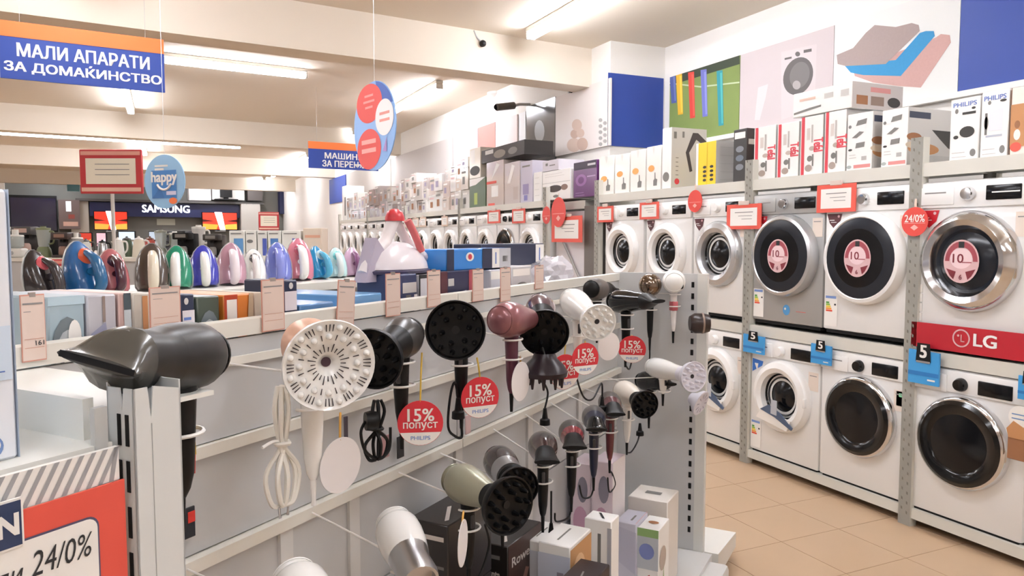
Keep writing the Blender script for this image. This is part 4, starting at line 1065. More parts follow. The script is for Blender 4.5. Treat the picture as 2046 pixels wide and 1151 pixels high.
t, M, h0, h1, x1 = D('white travel hair dryer with dark vent and red dotted handle at the gondola end', 1347, 564, .30, 1346, 560, .15, WGL, WGL, WGL, mat('#e8e4e2', .25), None, None, R=.048, nearer=False, hl=.17, hw=.013)
ev = MB(); ev.rbox((-.03, -.03, -.012), (.03, .03, .012), BLACK, .009, 3, M.inverted() @ Matrix.Translation(h0 + ZU * .016 - FH * .028) @ Matrix.Rotation(-YAW, 4, 'Z')); ev.build('air_vent', t)
hm = MB(); hm.rbox((-.014, -.014, -.02), (.014, .014, .02), mat('#c2646a', .3), .004, 2, M.inverted() @ Matrix.Translation(h0 - ZU * .07)); hm.build('red_band', t)

# lower row
t, M, h0, h1, x1 = D('white hair dryer with rounded white back, lowest beside the post', 586, 1152, .26, 660, 1300, .2, WGL, WGL, STEEL, WGL, None, None, R=.047, hold=.945)
t, M, h0, h1, x1 = D('white hair dryer with brushed silver barrel pointing down', 785, 1040, .22, 840, 1165, .20, WGL, WGL, STEEL, WGL, None, None, R=.046, Rf=.036, hold=.945)
t, M, h0, h1, x1 = D('champagne hair dryer with a big black diffuser on the lower row', 905, 955, .18, 985, 995, .17, CHAMP, BLACK, CHAMP, BLACK, 'diffuser', BLACK, R=.046, AR=.066, hold=.945, hl=.16)
cord_path(M, t, [h1, h1 + GU * .05, h1 + GU * .1 + ZU * .06, h1 + GU * .08 + ZU * .12], BLACK, plug=False)
t, M, h0, h1, x1 = D('black and silver hair dryer behind the big black diffuser', 992, 915, .18, 1024, 958, .19, BROWN, BLACK, STEEL, BLACK, 'diffuser', BLACK, R=.044, Rf=.034, AR=.05, hold=.945)
t, M, h0, h1, x1 = D('dark brown hair dryer with a broad black nozzle on the lower row', 1082, 884, .17, 1090, 912, .17, BROWN, BLACK, mat('#4a3430', .2, coat=.5), BLACK, 'nozzle', BLACK, R=.044, AR=.036, hold=.945, hl=.17)
cord_path(M, t, [h1 + GU * .06 + ZU * .1, h1 + GU * .06 + ZU * .05, h1 + GU * .06], BLACK)
t, M, h0, h1, x1 = D('grey hair dryer with red collar and black nozzle on the lower row', 1140, 858, .17, 1146, 884, .17, mat('#4e4a48', .3), BLACK, mat('#8c2430', .2, coat=.5), BLACK, 'nozzle', BLACK, R=.042, AR=.038, hold=.945, hl=.17)
cord_path(M, t, [h1, h1 - ZU * .02 - GU * .03, h1 - GU * .12 + ZU * .0, h1 - GU * .13 + ZU * .03], BLACK, plug=False)
t, M, h0, h1, x1 = D('grey hair dryer with navy handle and glossy collar on the lower row', 1185, 828, .17, 1190, 850, .17, mat('#565250', .3), BLACK, NAVY, NAVY, 'nozzle', GLOSSB, R=.042, AR=.036, hold=.945, hl=.17)
cord_path(M, t, [h1, h1 - ZU * .02 - GU * .03, h1 - GU * .10 - ZU * .0, h1 - GU * .13 + ZU * .05], BLACK, plug=False)
t, M, h0, h1, x1 = D('maroon hair dryer with black nozzle on the lower row', 1215, 800, .17, 1226, 820, .17, mat('#5a5450', .3), BLACK, MAR, MAR, 'nozzle', BLACK, R=.042, AR=.034, hold=.945, hl=.17)
cord_path(M, t, [h1, h1 + GU * .03 - ZU * .02, h1 + GU * .06 - ZU * .07, h1 + GU * .0 - ZU * .08, h1 - GU * .02 - ZU * .02], BLACK, plug=False)
t, M, h0, h1, x1 = D('cream white hair dryer with black diffuser on the lower row', 1240, 778, .17, 1275, 800, .17, mat('#e6ddd0', .3), BROWN, mat('#e6ddd0', .3), WGL, 'diffuser', BLACK, R=.044, AR=.052, hold=.945, hl=.15)
cord_path(M, t, [h1, h1 + GU * .06 - ZU * .01, h1 + GU * .14 + ZU * .02, h1 + GU * .16 + ZU * .08], BLACK)
t, M, h0, h1, x1 = D('small glossy black hair dryer with thin nozzle above the black diffuser', 1280, 760, .17, 1325, 766, .17, GLOSSB, BLACK, GLOSSB, BLACK, 'nozzle', BLACK, R=.04, AR=.02, hold=.945, hl=.11)
t, M, h0, h1, x1 = D('long white hair dryer with a white lattice diffuser at the gondola end', 1300, 732, .24, 1366, 748, .22, WGL, WGL, WGL, WGL, 'diffuser', mat('#e6e4ec', .3), R=.04, AR=.058, hold=.945, hl=.06)
pc = on_g(1396, 803, .42)
t = thing('diffuser_attachment', 'loose white lattice diffuser hanging below the long white dryer', 'attachment', frame(pc, GV * .8 - GU * .2 - ZU * .3, ZU.cross(GV)))
LW = mat('#dedce6', .3)
MB().lathe([(.02, -.04), (.03, -.02), (.05, 0), (.054, .012), (.05, .014), (.03, .008), (0, .008)], LW, 30, 'x').build('bowl', t)
vl = MB()
for i in range(10):
    a = 2 * math.pi * i / 10
    vl.add([(.0155, r * math.cos(a + o), r * math.sin(a + o)) for r, o in ((.022, -.08), (.042, -.08), (.042, .08), (.022, .08))], [(0, 1, 2, 3)], mat('#a5a2b0', .5))
vl.build('vent_slots', t, None, 0)
t = thing('hair_brush', 'dark round brush head sticking out past the gondola end post', 'brush', frame(on_g(1402, 646, .40), GU * .4 + GV * .8, ZU.cross(GV)))
MB().lathe([(0, -.05), (.03, -.05), (.042, -.03), (.042, .01), (.036, .03), (0, .034)], mat('#2e211e', .3), 26, 'x').build('head', t)
MB().lathe([(.0425, -.002), (.044, .002), (.0425, .006)], mat('#8a7568', .3), 26, 'x').build('ring', t)

# ---------------------------------------------------------------- hanging tags
BAND = mat('#c9a53c', .5)
TRED = mat('#d4303c', .45)
def discount(label, cx, cy, rx, ry, v, top, yaw=0.0):
    p = on_g(cx, cy, v); r = (on_g(cx, cy - ry, v) - p).length
    dcam = (CAM - p); dcam.z = 0; dcam.normalize()
    xa = Vector((-dcam.y, dcam.x, 0)); xa = Matrix.Rotation(yaw, 3, 'Z') @ xa
    M = frame(p, xa, Vector((-xa.y, xa.x, 0)))           # local -y faces the viewer
    t = thing('discount_tag', label, 'tag', M)
    MB().lathe([(0, 0), (r, 0), (r, .0015), (0, .0015)], TRED, 36, '-y').build('disc', t)
    w = MB(); aa = [math.radians(x) for x in range(205, 336, 10)]
    w.flat([(r * .985 * math.cos(a), r * .985 * math.sin(a)) for a in aa], -.0021, PAPER)
    w.text('PHILIPS', 0, -r * .66, r * .85, r * .17, -.0026, mat('#7a98cc', .5), .03)
    w.text('15%', 0.02 * r, r * .36, r * 1.15, r * .56, -.0026, PAPER, .025)
    w.text('попуст', 0, -r * .14, r * 1.5, r * .36, -.0026, PAPER, .025)
    w.build('lettering', t, None, 0)
    tp = M.inverted() @ on_g(top[0], top[1], v - .02)
    MB().tube(spline([(0, 0, r * .93), (tp.x * .4, tp.y * .4, (r + tp.z) / 2), tp], 4), .0022, BAND, 6).build('band', t)
    return t
discount('large red and white 15% discount tag beside the coiled black cord', 840, 845, 46, 45, .24, (843, 705))
discount('red and white 15% discount tag under the wide black diffuser', 959, 794, 31, 41, .26, (953, 715), math.radians(25))
discount('red and white 15% discount tag under the speckled white diffuser', 1169, 717, 22, 32, .30, (1169, 682), math.radians(35))
discount('red and white 15% discount tag below the glossy black nozzle dryer', 1263, 698, 28, 27, .30, (1262, 670))
discount('red 15% discount tag half hidden behind the loose plum diffuser', 1128, 743, 20, 35, .2, (1130, 690), math.radians(35))
def blank(label, cx, cy, rx, ry, v, top, yaw=0.0):
    p = on_g(cx, cy, v); r = (on_g(cx, cy - ry, v) - p).length; q = rx / ry
    dcam = (CAM - p); dcam.z = 0; dcam.normalize()
    xa = Vector((-dcam.y, dcam.x, 0)); xa = Matrix.Rotation(yaw, 3, 'Z') @ xa
    M = frame(p, xa, Vector((-xa.y, xa.x, 0)))
    t = thing('blank_tag', label, 'tag', M)
    MB().lathe([(0, 0), (r, 0), (r, .0015), (0, .0015)], mat('#e4dfde', .5), 36, '-y').build('disc', t)
    tp = M.inverted() @ on_g(top[0], top[1], v - .02)
    MB().tube(spline([(0, 0, r * .9), (tp.x * .4, tp.y * .4, (r + tp.z) / 2), tp], 4), .0022, mat('#cf9a44', .5), 6).build('band', t)
    return t
blank('blank white oval tag hanging from the large white slotted diffuser', 680, 929, 39, 55, .26, (680, 825), math.radians(44))
blank('blank white oval tag hanging beside the mauve handle', 1040, 762, 17, 39, .28, (1040, 712), math.radians(63))
blank('blank white oval tag beside the speckled white diffuser', 1216, 692, 20, 28, .28, (1224, 660), math.radians(40))
blank('thin white tag hanging edge-on in front of the black cartons', 924, 1085, 9, 45, .36, (926, 1022), math.radians(78))
# yellow band on the black dryer by the post
p0 = on_g(376, 795, .33)
t = thing('rubber_band', 'yellow rubber band with red thread hanging from the black dryer beside the post', 'band', Matrix.Translation(p0))
MB().tube(spline([(0, 0, .0), (.004, 0, -.03), (.006, 0, -.075)]), .0022, BAND, 6).build('loop', t)
MB().tube(spline([(-.004, 0, .0), (-.001, 0, -.03), (.006, 0, -.075)]), .0022, BAND, 6).build('loop', t)
MB().tube([(.006, 0, -.075), (.005, 0, -.10)], .001, RED, 5).build('thread', t)
for lab, px, py, col in (('small red and black hang label beside the post', 376, 1045, '#20262e'), ('small hang label in front of the panel below the coiled cord', 800, 893, '#2a2a2c'), ('small pinkish hang label below the coiled black cord', 770, 892, '#b08a8a'), ('small pink hang label beside the discount tag on the panel', 935, 848, '#d9bcbc'), ('narrow dark hook label above the blank white tag', 691, 856, '#4a4048')):
    q = on_g(px, py, .02)
    tt = thing('hang_label', lab, 'label', GM @ Matrix.Translation(g_local(q)))
    w = .006 if 'narrow' in lab else .014
    MB().rbox((-w, -.002, -.028), (w, .002, .028), mat(col, .5), .001, 1).build('card', tt)
    if 'red' in lab: MB().box((-.002, -.003, -.0), (.013, -.0022, .02), RED).build('red_print', tt, None, 0)
# ================================================================ cartons standing on the gondola deck
def gstack(label, px, py, vr, wv, lu, h, m, prints=(), group=None):
    """carton whose near right top corner shows at pixel px, py; alike cartons below it reach down to the deck"""
    p = g_local(on_g(px, py, vr)); z = p.z; first = None; k = 0
    while z > 0.2:
        hh = min(h, z - 0.17)
        if z - hh < 0.17 + 0.06: hh = z - 0.17
        carton(label if k == 0 else label + (', %s one below' % ('next', 'second', 'third', 'fourth')[min(k - 1, 3)]), GM @ Matrix.Translation((p.x + lu / 2, -vr, z - hh)), lu, wv, hh - .002, m, prints, group=group)
        z -= hh; k += 1
lil = mat('#c9c8d6', .4); pk = mat('#e6d6de', .4); pk2 = mat('#b0768e', .5); pk3 = mat('#8d8896', .5)
gstack('white and green carton with a red splash on the gondola deck', 1316, 1060, .38, .08, .14, .31, cw, [('l', 'rect', 0, .9, 1, 1, mat('#8fb070', .5)), ('l', 'rect', 0, .5, 1, .9, mat('#b9bec4', .5)), ('l', 'ell', .45, .72, .36, .1, mat('#7a86bc', .5), 1), ('l', 'poly', [(.3, .38), (.6, .44), (.8, .3), (.9, .2), (.6, .26), (.5, .34)], RED), ('l', 'text', 'Pol', .6, .1, .3, .14, DKTXT, -math.pi / 2), ('f', 'ell', .4, .6, .3, .15, mat('#b7a89c', .5)), ('f', 'poly', [(.3, .1), (.5, .5), (.6, .1)], mat('#a9bd92', .5)), ('t', 'ell', .5, .5, .1, .25, brn)])
gstack('lilac grey carton beside the green topped carton on the gondola deck', 1271, 1047, .30, .08, .14, .32, lil, [('l', 'rect', .3, .03, .6, .08, gp), ('l', 'poly', [(0, .55), (1, .4), (1, .9), (0, .95)], mat('#bdbccd', .4)), ('t', 'rect', .2, .3, .6, .4, gp), ('t', 'rect', 0, 0, 1, .04, STICK)])
gstack('pale carton behind the green topped carton against the gondola end', 1334, 1003, .36, .16, .16, .3, mat('#ded8d0', .5), [('t', 'rect', .4, .3, .6, .7, gp)])
pinkp = [('l', 'ell', .5, .2, .4, .12, pk2), ('l', 'rect', .3, .12, .7, .26, mat('#a03a68', .5), 1), ('l', 'ell', .5, .55, .35, .12, mat('#cfa3ba', .5)), ('l', 'ell', .6, .8, .25, .1, pk3), ('l', 'rect', .1, .4, .9, .42, pk3), ('f', 'rect', 0, 0, 1, 1, mat('#e9e2e2', .4))]
gstack('tall pink and white carton beside the dark handles, outer one', 1224, 925, .20, .085, .14, .54, pk, pinkp)
gstack('tall pink and white carton beside the dark handles, inner one', 1181, 928, .11, .085, .14, .54, pk, pinkp)
gstack('wide white carton with an orange photograph on its side', 1139, 1093, .33, .10, .16, .2, cw, [('l', 'rect', .0, 0, 1, .85, mat('#c2c6d4', .5)), ('l', 'rect', .6, .1, .8, .6, pk3, 1), ('f', 'rect', 0, 0, 1, .95, mat('#c09060', .5)), ('f', 'ell', .4, .5, .3, .3, mat('#dcb68c', .5), 1), ('t', 'rect', .2, .5, .8, .56, gp)])
gstack('wide white carton next to the orange photograph carton', 1088, 1084, .22, .08, .16, .2, cw, [('l', 'rect', .0, 0, 1, .85, mat('#d6d9e2', .5)), ('t', 'rect', .2, .5, .7, .56, gp)])
gstack('white hair tool carton with grey curling iron print', 1222, 1042, .37, .09, .07, .22, cw, [('l', 'rect', .5, .1, .62, .8, gp), ('l', 'ell', .4, .2, .2, .12, gp), ('l', 'rect', .85, 0, 1, .9, mat('#a9acb4', .5)), ('t', 'poly', [(.2, .3), (.8, .6), (.8, .7), (.2, .4)], DKTXT)])
bc = mat('#26211f', .35, coat=.3); wm = mat('#d9d2cc', .5)
blackp = [('l', 'rect', .05, .78, .8, .84, gp), ('l', 'rect', .05, .30, .7, .34, gp), ('l', 'text', 'Rowenta', .5, .55, .6, .16, wm), ('f', 'rect', 0, 0, 1, 1, mat('#4a3630', .4)), ('f', 'text', 'Rowenta', .5, .72, .8, .14, wm, 1), ('f', 'poly', [(.2, .05), (.5, .5), (.6, .45), (.4, .1)], mat('#b78a7c', .5), 1), ('f', 'poly', [(.7, .1), (.85, .55), (.95, .5), (.85, .1)], mat('#b78a7c', .5), 1), ('t', 'poly', [(.1, .2), (.4, .5), (.45, .45), (.15, .15)], wm), ('t', 'rect', .5, .6, .9, .66, gp)]
gstack('black and brown hair tool carton under the champagne dryer', 1015, 1092, .17, .13, .22, .2, bc, blackp)
gstack('black hair tool carton with white bars beside the silver barrel', 895, 1050, .17, .12, .22, .2, bc, [('l', 'rect', .05, .78, .9, .84, wm), ('l', 'rect', .05, .42, .9, .46, gp)] + [('l', 'rect', .5 + .05 * q, .1, .53 + .05 * q, .3, wm) for q in range(5)] + [('t', 'poly', [(.1, .2), (.5, .6), (.55, .55), (.15, .15)], wm)])
gstack('dark brown hair tool carton lowest at the front of the deck', 1165, 1185, .43, .09, .2, .2, mat('#2e2224', .4), [('t', 'poly', [(.1, .3), (.6, .5), (.6, .56), (.1, .36)], gp), ('l', 'rect', .1, .5, .6, .56, gp)])

# ================================================================ back shelf of the gondola: cartons, price cards, irons
ZBK = 1.328
def gbox(label, xl, xr, ytop, v, d, m, prints=(), z=ZBK, group=None):
    a, b = g_local(on_g(xl, 600, v)), g_local(on_g(xr, 600, v))
    zt = on_g((xl + xr) / 2, ytop, v).z
    return carton(label, GM @ Matrix.Translation(((a.x + b.x) / 2, -v, z)), b.x - a.x - .003, d, max(.03, zt - z), m, prints, group=group)
sol = mat('#8d959c', .4); nv = mat('#27304a', .4)
gear = [('f', 'ell', .5, .1, .48, .62, mat('#6f7a80', .4)), ('f', 'ell', .5, .08, .36, .46, mat('#b9bfc2', .4), 1), ('f', 'ell', .5, .06, .24, .3, mat('#5a6268', .4), 2), ('f', 'ell', .5, .05, .14, .18, cw, 3)]
gbox('iron carton with a clock dial picture beside the price card', 92, 170, 592, -.05, .2, mat('#9fb4bf', .3, coat=.4), gear + [('f', 'rect', 0, .88, 1, 1, mat('#b9d0dc', .3)), ('f', 'ell', .68, .45, .18, .22, PAPER, 4)])
gbox('grey lilac iron carton with a blurred iron photograph', 171, 234, 589, -.05, .2, mat('#bdbdc4', .35, coat=.3), [('f', 'poly', [(.1, .05), (.1, .45), (.6, .6), (.75, .05)], mat('#9a9db6', .4)), ('f', 'rect', .5, .6, .6, .98, mat('#8d7f78', .5))])
gbox('narrow pink and dark iron carton', 235, 262, 586, -.05, .2, mat('#c9aba4', .4), [('f', 'rect', .4, 0, 1, .4, DKTXT), ('f', 'rect', .4, .4, 1, .75, mat('#c6d0d4', .4)), ('f', 'rect', .4, .75, 1, 1, mat('#4a5a60', .4))])
gbox('beige iron carton with a brown leg photograph beside the wide price card', 263, 303, 585, -.05, .2, mat('#c6c3b8', .4), [('f', 'rect', .5, .2, .8, .95, tan), ('f', 'ell', .6, .12, .3, .12, mat('#4a342a', .5))])
gbox('navy blue iron carton with a white name label by the wide price card', 358, 390, 588, -.035, .1, nv, [('f', 'rect', .12, .35, .95, .72, mat('#d9d4da', .4)), ('f', 'rect', .2, .55, .7, .6, bl, 1), ('f', 'rect', .2, .42, .8, .47, rr, 1), ('f', 'ell', .4, .88, .15, .06, cg)])
gbox('dark green iron carton with metal dial picture', 392, 440, 592, -.06, .2, mat('#49544a', .3), gear)
gbox('red and orange iron carton with white label', 446, 506, 588, -.06, .2, mat('#cf7a2e', .4), [('f', 'rect', 0, 0, .45, 1, mat('#b8492e', .4)), ('f', 'rect', .08, .35, .42, .9, PAPER, 1), ('f', 'rect', .08, .02, .42, .3, DKTXT, 1), ('f', 'poly', [(.75, 0), (1, 0), (1, 1), (.85, 1)], mat('#b8a488', .4), 1)])
gbox('beige patterned iron carton next to the orange one', 507, 524, 584, -.06, .2, mat('#c3b6a4', .4), [('f', 'rect', .2, .2, .8, .5, gp)])
gbox('navy blue iron carton with pale label behind the tilted price card', 566, 596, 560, -.04, .12, nv, [('f', 'rect', .05, .45, .9, .8, mat('#d5cdd3', .4)), ('f', 'ell', .5, .9, .15, .06, cg)])
gbox('flat blue iron carton with small photographs', 598, 668, 606, -.05, .3, mat('#5a8cc0', .3, coat=.4), [('f', 'rect', 0, 0, .2, .8, nv), ('f', 'rect', .25, .05, .9, .55, mat('#c9d6cc', .4)), ('f', 'ell', .7, .3, .1, .25, tan, 1)])
gbox('flat light blue iron carton under the steam station', 700, 764, 588, -.05, .3, mat('#6ea4d4', .3, coat=.4), [('f', 'rect', .2, .1, .8, .6, mat('#9fc8e0', .4)), ('f', 'rect', 0, 0, .3, .5, nv, 1)])
gbox('dark blue steam iron carton with pale label, upright behind the ledge', 800, 834, 548, -.05, .15, mat('#3a4468', .35), [('f', 'rect', .1, .55, .95, .8, cg), ('f', 'rect', .3, .1, .6, .5, gp), ('f', 'rect', .8, 0, 1, .5, cw)])
gbox('white and black framed steam iron carton', 836, 874, 548, -.07, .2, mat('#d2d0d6', .35), [('f', 'rect', 0, 0, .08, 1, DKTXT), ('f', 'rect', 0, .9, 1, 1, DKTXT), ('f', 'rect', .2, .3, .9, .33, gp)])
gbox('wine red and navy steam iron carton', 880, 944, 541, -.06, .2, mat('#2c3050', .35), [('f', 'rect', 0, 0, .2, 1, mat('#5a3038', .4)), ('f', 'rect', .22, .6, .4, .8, cg), ('f', 'poly', [(.25, 0), (.25, .35), (.8, .45), (.85, 0)], mat('#b9bccc', .4)), ('f', 'rect', .88, 0, 1, 1, mat('#a84a56', .4))])
zz_ = on_g(940, 538, -.08).z
gbox('bright blue steam iron carton with a white end lying on top of the others', 892, 1020, 497, -.07, .12, mat('#2f86d8', .3, coat=.4), [('f', 'rect', 0, 0, .1, 1, nv), ('f', 'rect', .52, 0, .68, 1, nv), ('f', 'rect', .68, 0, .8, 1, PAPER), ('f', 'rect', .8, 0, 1, 1, mat('#bfc2c8', .4)), ('f', 'ell', .33, .62, .06, .22, PAPER), ('f', 'ell', .33, .62, .03, .14, rr, 1), ('f', 'text', 'A', .9, .5, .06, .4, gp) if False else ('f', 'rect', .86, .3, .95, .6, gp), ('f', 'rect', .73, .2, .75, .8, bl, 1)], z=zz_)
gbox('navy steam iron carton with white end label behind the bright blue one', 962, 1086, 487, -.2, .12, nv, [('f', 'rect', .85, .05, 1, .95, PAPER), ('f', 'rect', .91, .2, .93, .8, bl, 1), ('f', 'ell', .05, .6, .02, .1, cg)], z=zz_ - .01)
gbox('white and grey steam iron carton under the bright blue one', 980, 1020, 538, -.06, .2, mat('#cfd0d8', .35), [('f', 'rect', 0, 0, .5, .4, mat('#4a64a0', .4)), ('f', 'rect', 0, .7, 1, .95, PAPER)])
gbox('pale carton with a small appliance photograph at the end of the back shelf', 1022, 1062, 532, -.06, .2, mat('#c6c4c6', .35), [('f', 'rect', .05, .7, .9, .92, PAPER), ('f', 'ell', .5, .35, .3, .15, gp), ('f', 'rect', .1, .0, .9, .1, DKTXT)])
t = thing('plastic_bag', 'crumpled clear plastic bag lying at the far end of the back shelf', 'bag', GM @ Matrix.Translation((1.85, .12, ZBK)))
bm_ = bmesh.new(); bmesh.ops.create_icosphere(bm_, subdivisions=3, radius=1.0)
for v_ in bm_.verts:
    k_ = 1 + random.uniform(-.13, .13)
    v_.co = Vector((v_.co.x * .13 * k_, v_.co.y * .08 * k_, max(0.0, .065 + v_.co.z * .075 * k_)))
bm_.verts.index_update()
MB().add([v_.co.copy() for v_ in bm_.verts], [tuple(v_.index for v_ in f_.verts) for f_ in bm_.faces], mat('#d6d3da', .1, alpha=.75, coat=.5)).build('bag', t, None, 0)
bm_.free()

CARDP = mat('#dfcabd', .6)
def price_card(label, xl, xr, yt, yb, v=.010, tilt=0.0):
    a, b = g_local(on_g(xl, (yt + yb) / 2, v)), g_local(on_g(xr, (yt + yb) / 2, v))
    zt, zb = on_g((xl + xr) / 2, yt, v).z, on_g((xl + xr) / 2, yb, v).z
    w, h = (b.x - a.x) / 2, zt - zb
    t = thing('price_card', label, 'price card', GM @ Matrix.Translation(((a.x + b.x) / 2, -v, zb)) @ Matrix.Rotation(tilt, 4, 'Y'))
    c = MB(); c.box((-w, 0, 0), (w, .0015, h), mat('#d79a88', .6)); c.build('backing', t, None, 0)
    c = MB(); c.rect(-w * .95, h * .02, w * .93, h * .98, -.0006, CARDP)
    c.rect(-w * .85, h * .85, w * .8, h * .875, -.0012, GREYTXT); c.rect(-w * .8, h * .74, -w * .2, h * .75, -.0012, GREYTXT); c.rect(-w * .8, h * .33, w * .8, h * .34, -.0012, mat('#c99a86', .6)); c.rect(-w * .8, h * .2, w * .8, h * .21, -.0012, mat('#c99a86', .6))
    if '161' in label: c.text('161', w * .45, h * .27, w * .7, h * .07, -.0012, DKTXT, .01)
    c.build('card', t, None, 0)
    MB().box((-w * .25, -.001, h * .96), (w * .25, .003, h * 1.03), mat('#9a8f88', .5)).build('clip', t, None, 0)
price_card('peach price card reading 161 beside the pale blue plastic bag', 42, 91, 588, 722)
price_card('peach price card between the brown leg carton and the navy carton', 299, 361, 573, 664, .012)
price_card('peach price card behind the big white diffuser, beside the orange carton', 523, 568, 558, 661)
price_card('leaning peach price card above the coiled black cord dryer', 671, 706, 560, 655, .012, math.radians(5))
price_card('peach price card under the steam station', 771, 800, 546, 632)
price_card('peach price card beside the white and black framed carton', 854, 880, 540, 613)
price_card('peach price card under the bright blue carton', 944, 966, 538, 602)
price_card('peach price card above the mauve dryer', 1000, 1020, 535, 602)
price_card('peach price card above the plum dryer', 1069, 1086, 530, 577)

# ---------------------------------------------------------------- irons
def iron(label, px, py, v, yaw, body, handle, plate=None, tank=None, sc=1.0, stand=False):
    p = g_local(on_g(px, py, v))
    M = GM @ Matrix.Translation((p.x, p.y, pz_ + .001)) @ Matrix.Rotation(yaw, 4, 'Z') @ Matrix.Scale(sc * .78, 4) @ Matrix.Diagonal((1.0, 1.2, .84, 1)) @ Matrix.Translation((0, 0, .114)) @ Matrix.Rotation(math.radians(-80), 4, 'Y')
    t = thing('steam_iron', label, 'iron', M)
    xs = [-.115, -.10, -.05, 0, .05, .09, .115, .128]
    wd = [.046, .054, .057, .055, .047, .035, .021, .008]
    hb = [.075, .085, .078, .066, .052, .036, .024, .017]
    pl = MB(); poly = [(x, w) for x, w in zip(xs, wd)] + [(x, -w) for x, w in list(zip(xs, wd))[::-1]]
    n = len(poly)
    pl.add([(x * 1.03, y * 1.06, 0) for x, y in poly] + [(x * 1.03, y * 1.06, .008) for x, y in poly], [tuple(range(n)), tuple(range(2 * n - 1, n - 1, -1))] + [(i, i + n, (i + 1) % n + n, (i + 1) % n) for i in range(n)], plate or SILVP)
    pl.build('soleplate', t)
    b = MB(); K = 10; vs = []; fs = []
    for x, w, h in zip(xs, wd, hb):
        for i in range(K + 1):
            a = math.pi * i / K
            vs.append((x, w * math.copysign(abs(math.cos(a)) ** .7, math.cos(a)), .008 + (h - .008) * math.sin(a) ** .8))
    for j in range(len(xs) - 1):
        for i in range(K):
            q = j * (K + 1) + i
            fs.append((q, q + 1, q + K + 2, q + K + 1))
    fs.append(tuple(range(K + 1))[::-1])
    b.add(vs, fs, body); b.build('body', t)
    h_ = MB(); h_.tube(spline([(.075, 0, .045), (.055, 0, .078), (.02, 0, .108), (-.04, 0, .122), (-.09, 0, .118), (-.11, 0, .085), (-.105, 0, .06)], 5), [.013 + .006 * math.sin(i / 30 * math.pi) for i in range(31)], handle, 12)
    h_.build('handle', t)
    if tank:
        k = MB(); k.lathe([(0, .0), (.022, .004), (.028, .02), (.02, .035), (0, .04)], tank, 16, 'z', Matrix.Translation((.05, 0, .03)), 1.5, .9); k.build('water_tank', t)
    d = MB(); d.lathe([(0, 0), (.018, 0), (.018, .008), (0, .01)], handle, 16, 'z', Matrix.Translation((-.02, 0, .072))); d.build('dial', t)
    return t
def col(c): return mat(c, .22, coat=.5)
F0 = math.radians(52)
IV = -1.03
pz_ = g_local(on_g(400, 573.6, IV)).z
ic = thing('iron_counter', 'long pale counter behind the gondola carrying the row of steam irons', 'counter', GM)
MB().box((-1.6, .84, pz_ - .03), (SE + .1, 1.34, pz_), LEDGE).build('top', ic, None, 0)
MB().box((-1.58, .87, .08), (SE + .08, 1.3, pz_ - .03), PGR).build('body', ic, None, 0)
MB().box((-1.58, .9, 0), (SE + .08, 1.28, .08), DARK).build('plinth', ic, None, 0)
iron('black steam iron with red side window standing beside the blue bag', 72, 587, IV, F0 + .9, col('#2a2426'), col('#332c2e'), None, col('#d8606a'), .85)
iron('bright blue steam iron with orange accent in front of the red price board', 160, 592, IV, F0 + .7, col('#1f5f9c'), col('#20608f'), None, col('#e0603c'), 1.0)
iron('burgundy and pink steam iron', 224, 585, IV, F0 + .4, col('#b2656a'), col('#4f2430'), mat('#d9b5ae', .3), col('#5a2a36'), .85)
iron('dark brown steam iron with cream handle above the wide price card', 305, 580, IV, F0 + .1, col('#4c4038'), col('#e6dcc6'), None, None, .95)
iron('emerald green and white steam iron', 355, 572, IV, F0 - .1, col('#1f8a6a'), WGL, None, None, .9)
iron('royal blue steam iron with white handle', 408, 570, IV, F0, col('#3a3fae'), WGL, None, None, .9)
iron('dusty pink steam iron with pale handle', 463, 568, IV, F0 + .1, col('#b58a9a'), mat('#eadde0', .3), None, None, .95)
iron('small white steam iron with dark tank', 507, 562, IV, F0 + .1, WGL, WGL, None, mat('#5a5656', .3), .8)
iron('periwinkle blue steam iron with white tip', 556, 560, IV, F0 - .05, col('#6f7cc8'), mat('#7f88cf', .25), None, col('#4a58b0'), .95)
iron('coral pink steam iron with white handle', 597, 556, IV, F0 + .1, col('#d27f92'), WGL, None, col('#b84a64'), 1.05)
iron('turquoise blue steam iron with glassy tank', 632, 547, IV, F0 + .5, col('#1f8ac0'), mat('#4fa8cc', .2), None, col('#bfe0e8'), .85)
iron('pale aqua steam iron', 672, 542, IV, F0, col('#bfe0e0'), mat('#d2dcda', .3), None, col('#5cc4c8'), .8)
iron('lilac and plum steam iron beside the steam station', 703, 546, IV, F0 + .2, col('#c9a9c4'), mat('#7a4a72', .3), None, None, .8)
# steam station
p = g_local(on_g(790, 545, -.15))
t = thing('steam_station', 'large white steam station with lilac fin and red topped arched handle', 'steam iron', GM @ Matrix.Translation((p.x, p.y, p.z)))
MB().lathe([(0, 0), (.13, 0), (.135, .008), (.12, .012), (0, .012)], mat('#4a4460', .3), 26, 'z', None, 1.0, .6).build('soleplate', t)
MB().lathe([(.125, .012), (.12, .03), (.095, .06), (.05, .085), (0, .09)], mat('#e3dce0', .3, coat=.3), 26, 'z', None, 1.0, .6).build('body', t)
MB().prism([(-.16, -.02), (-.05, -.02), (-.07, .06), (-.11, .10)], -.02, .02, mat('#bdb4c4', .35)).build('fin', t)
MB().tube(spline([(-.14, 0, .0), (-.10, 0, .05), (-.05, 0, .085), (-.02, 0, .13), (0, 0, .16)], 5), [.02] * 11 + [.018] * 10, mat('#e9e2e2', .3), 12).build('handle', t)
MB().tube(spline([(0, 0, .16), (.03, 0, .12), (.07, 0, .08), (.14, 0, .045), (.2, 0, .02)], 5), .014, mat('#e9e2e2', .3), 12).build('rear_arm', t)
MB().lathe([(.036, 0), (.036, .01), (.028, .026), (.012, .034), (0, .035)], mat('#c8343c', .3), 20, 'z', Matrix.Translation((0, 0, .148)), .9, .7).build('red_cap', t)
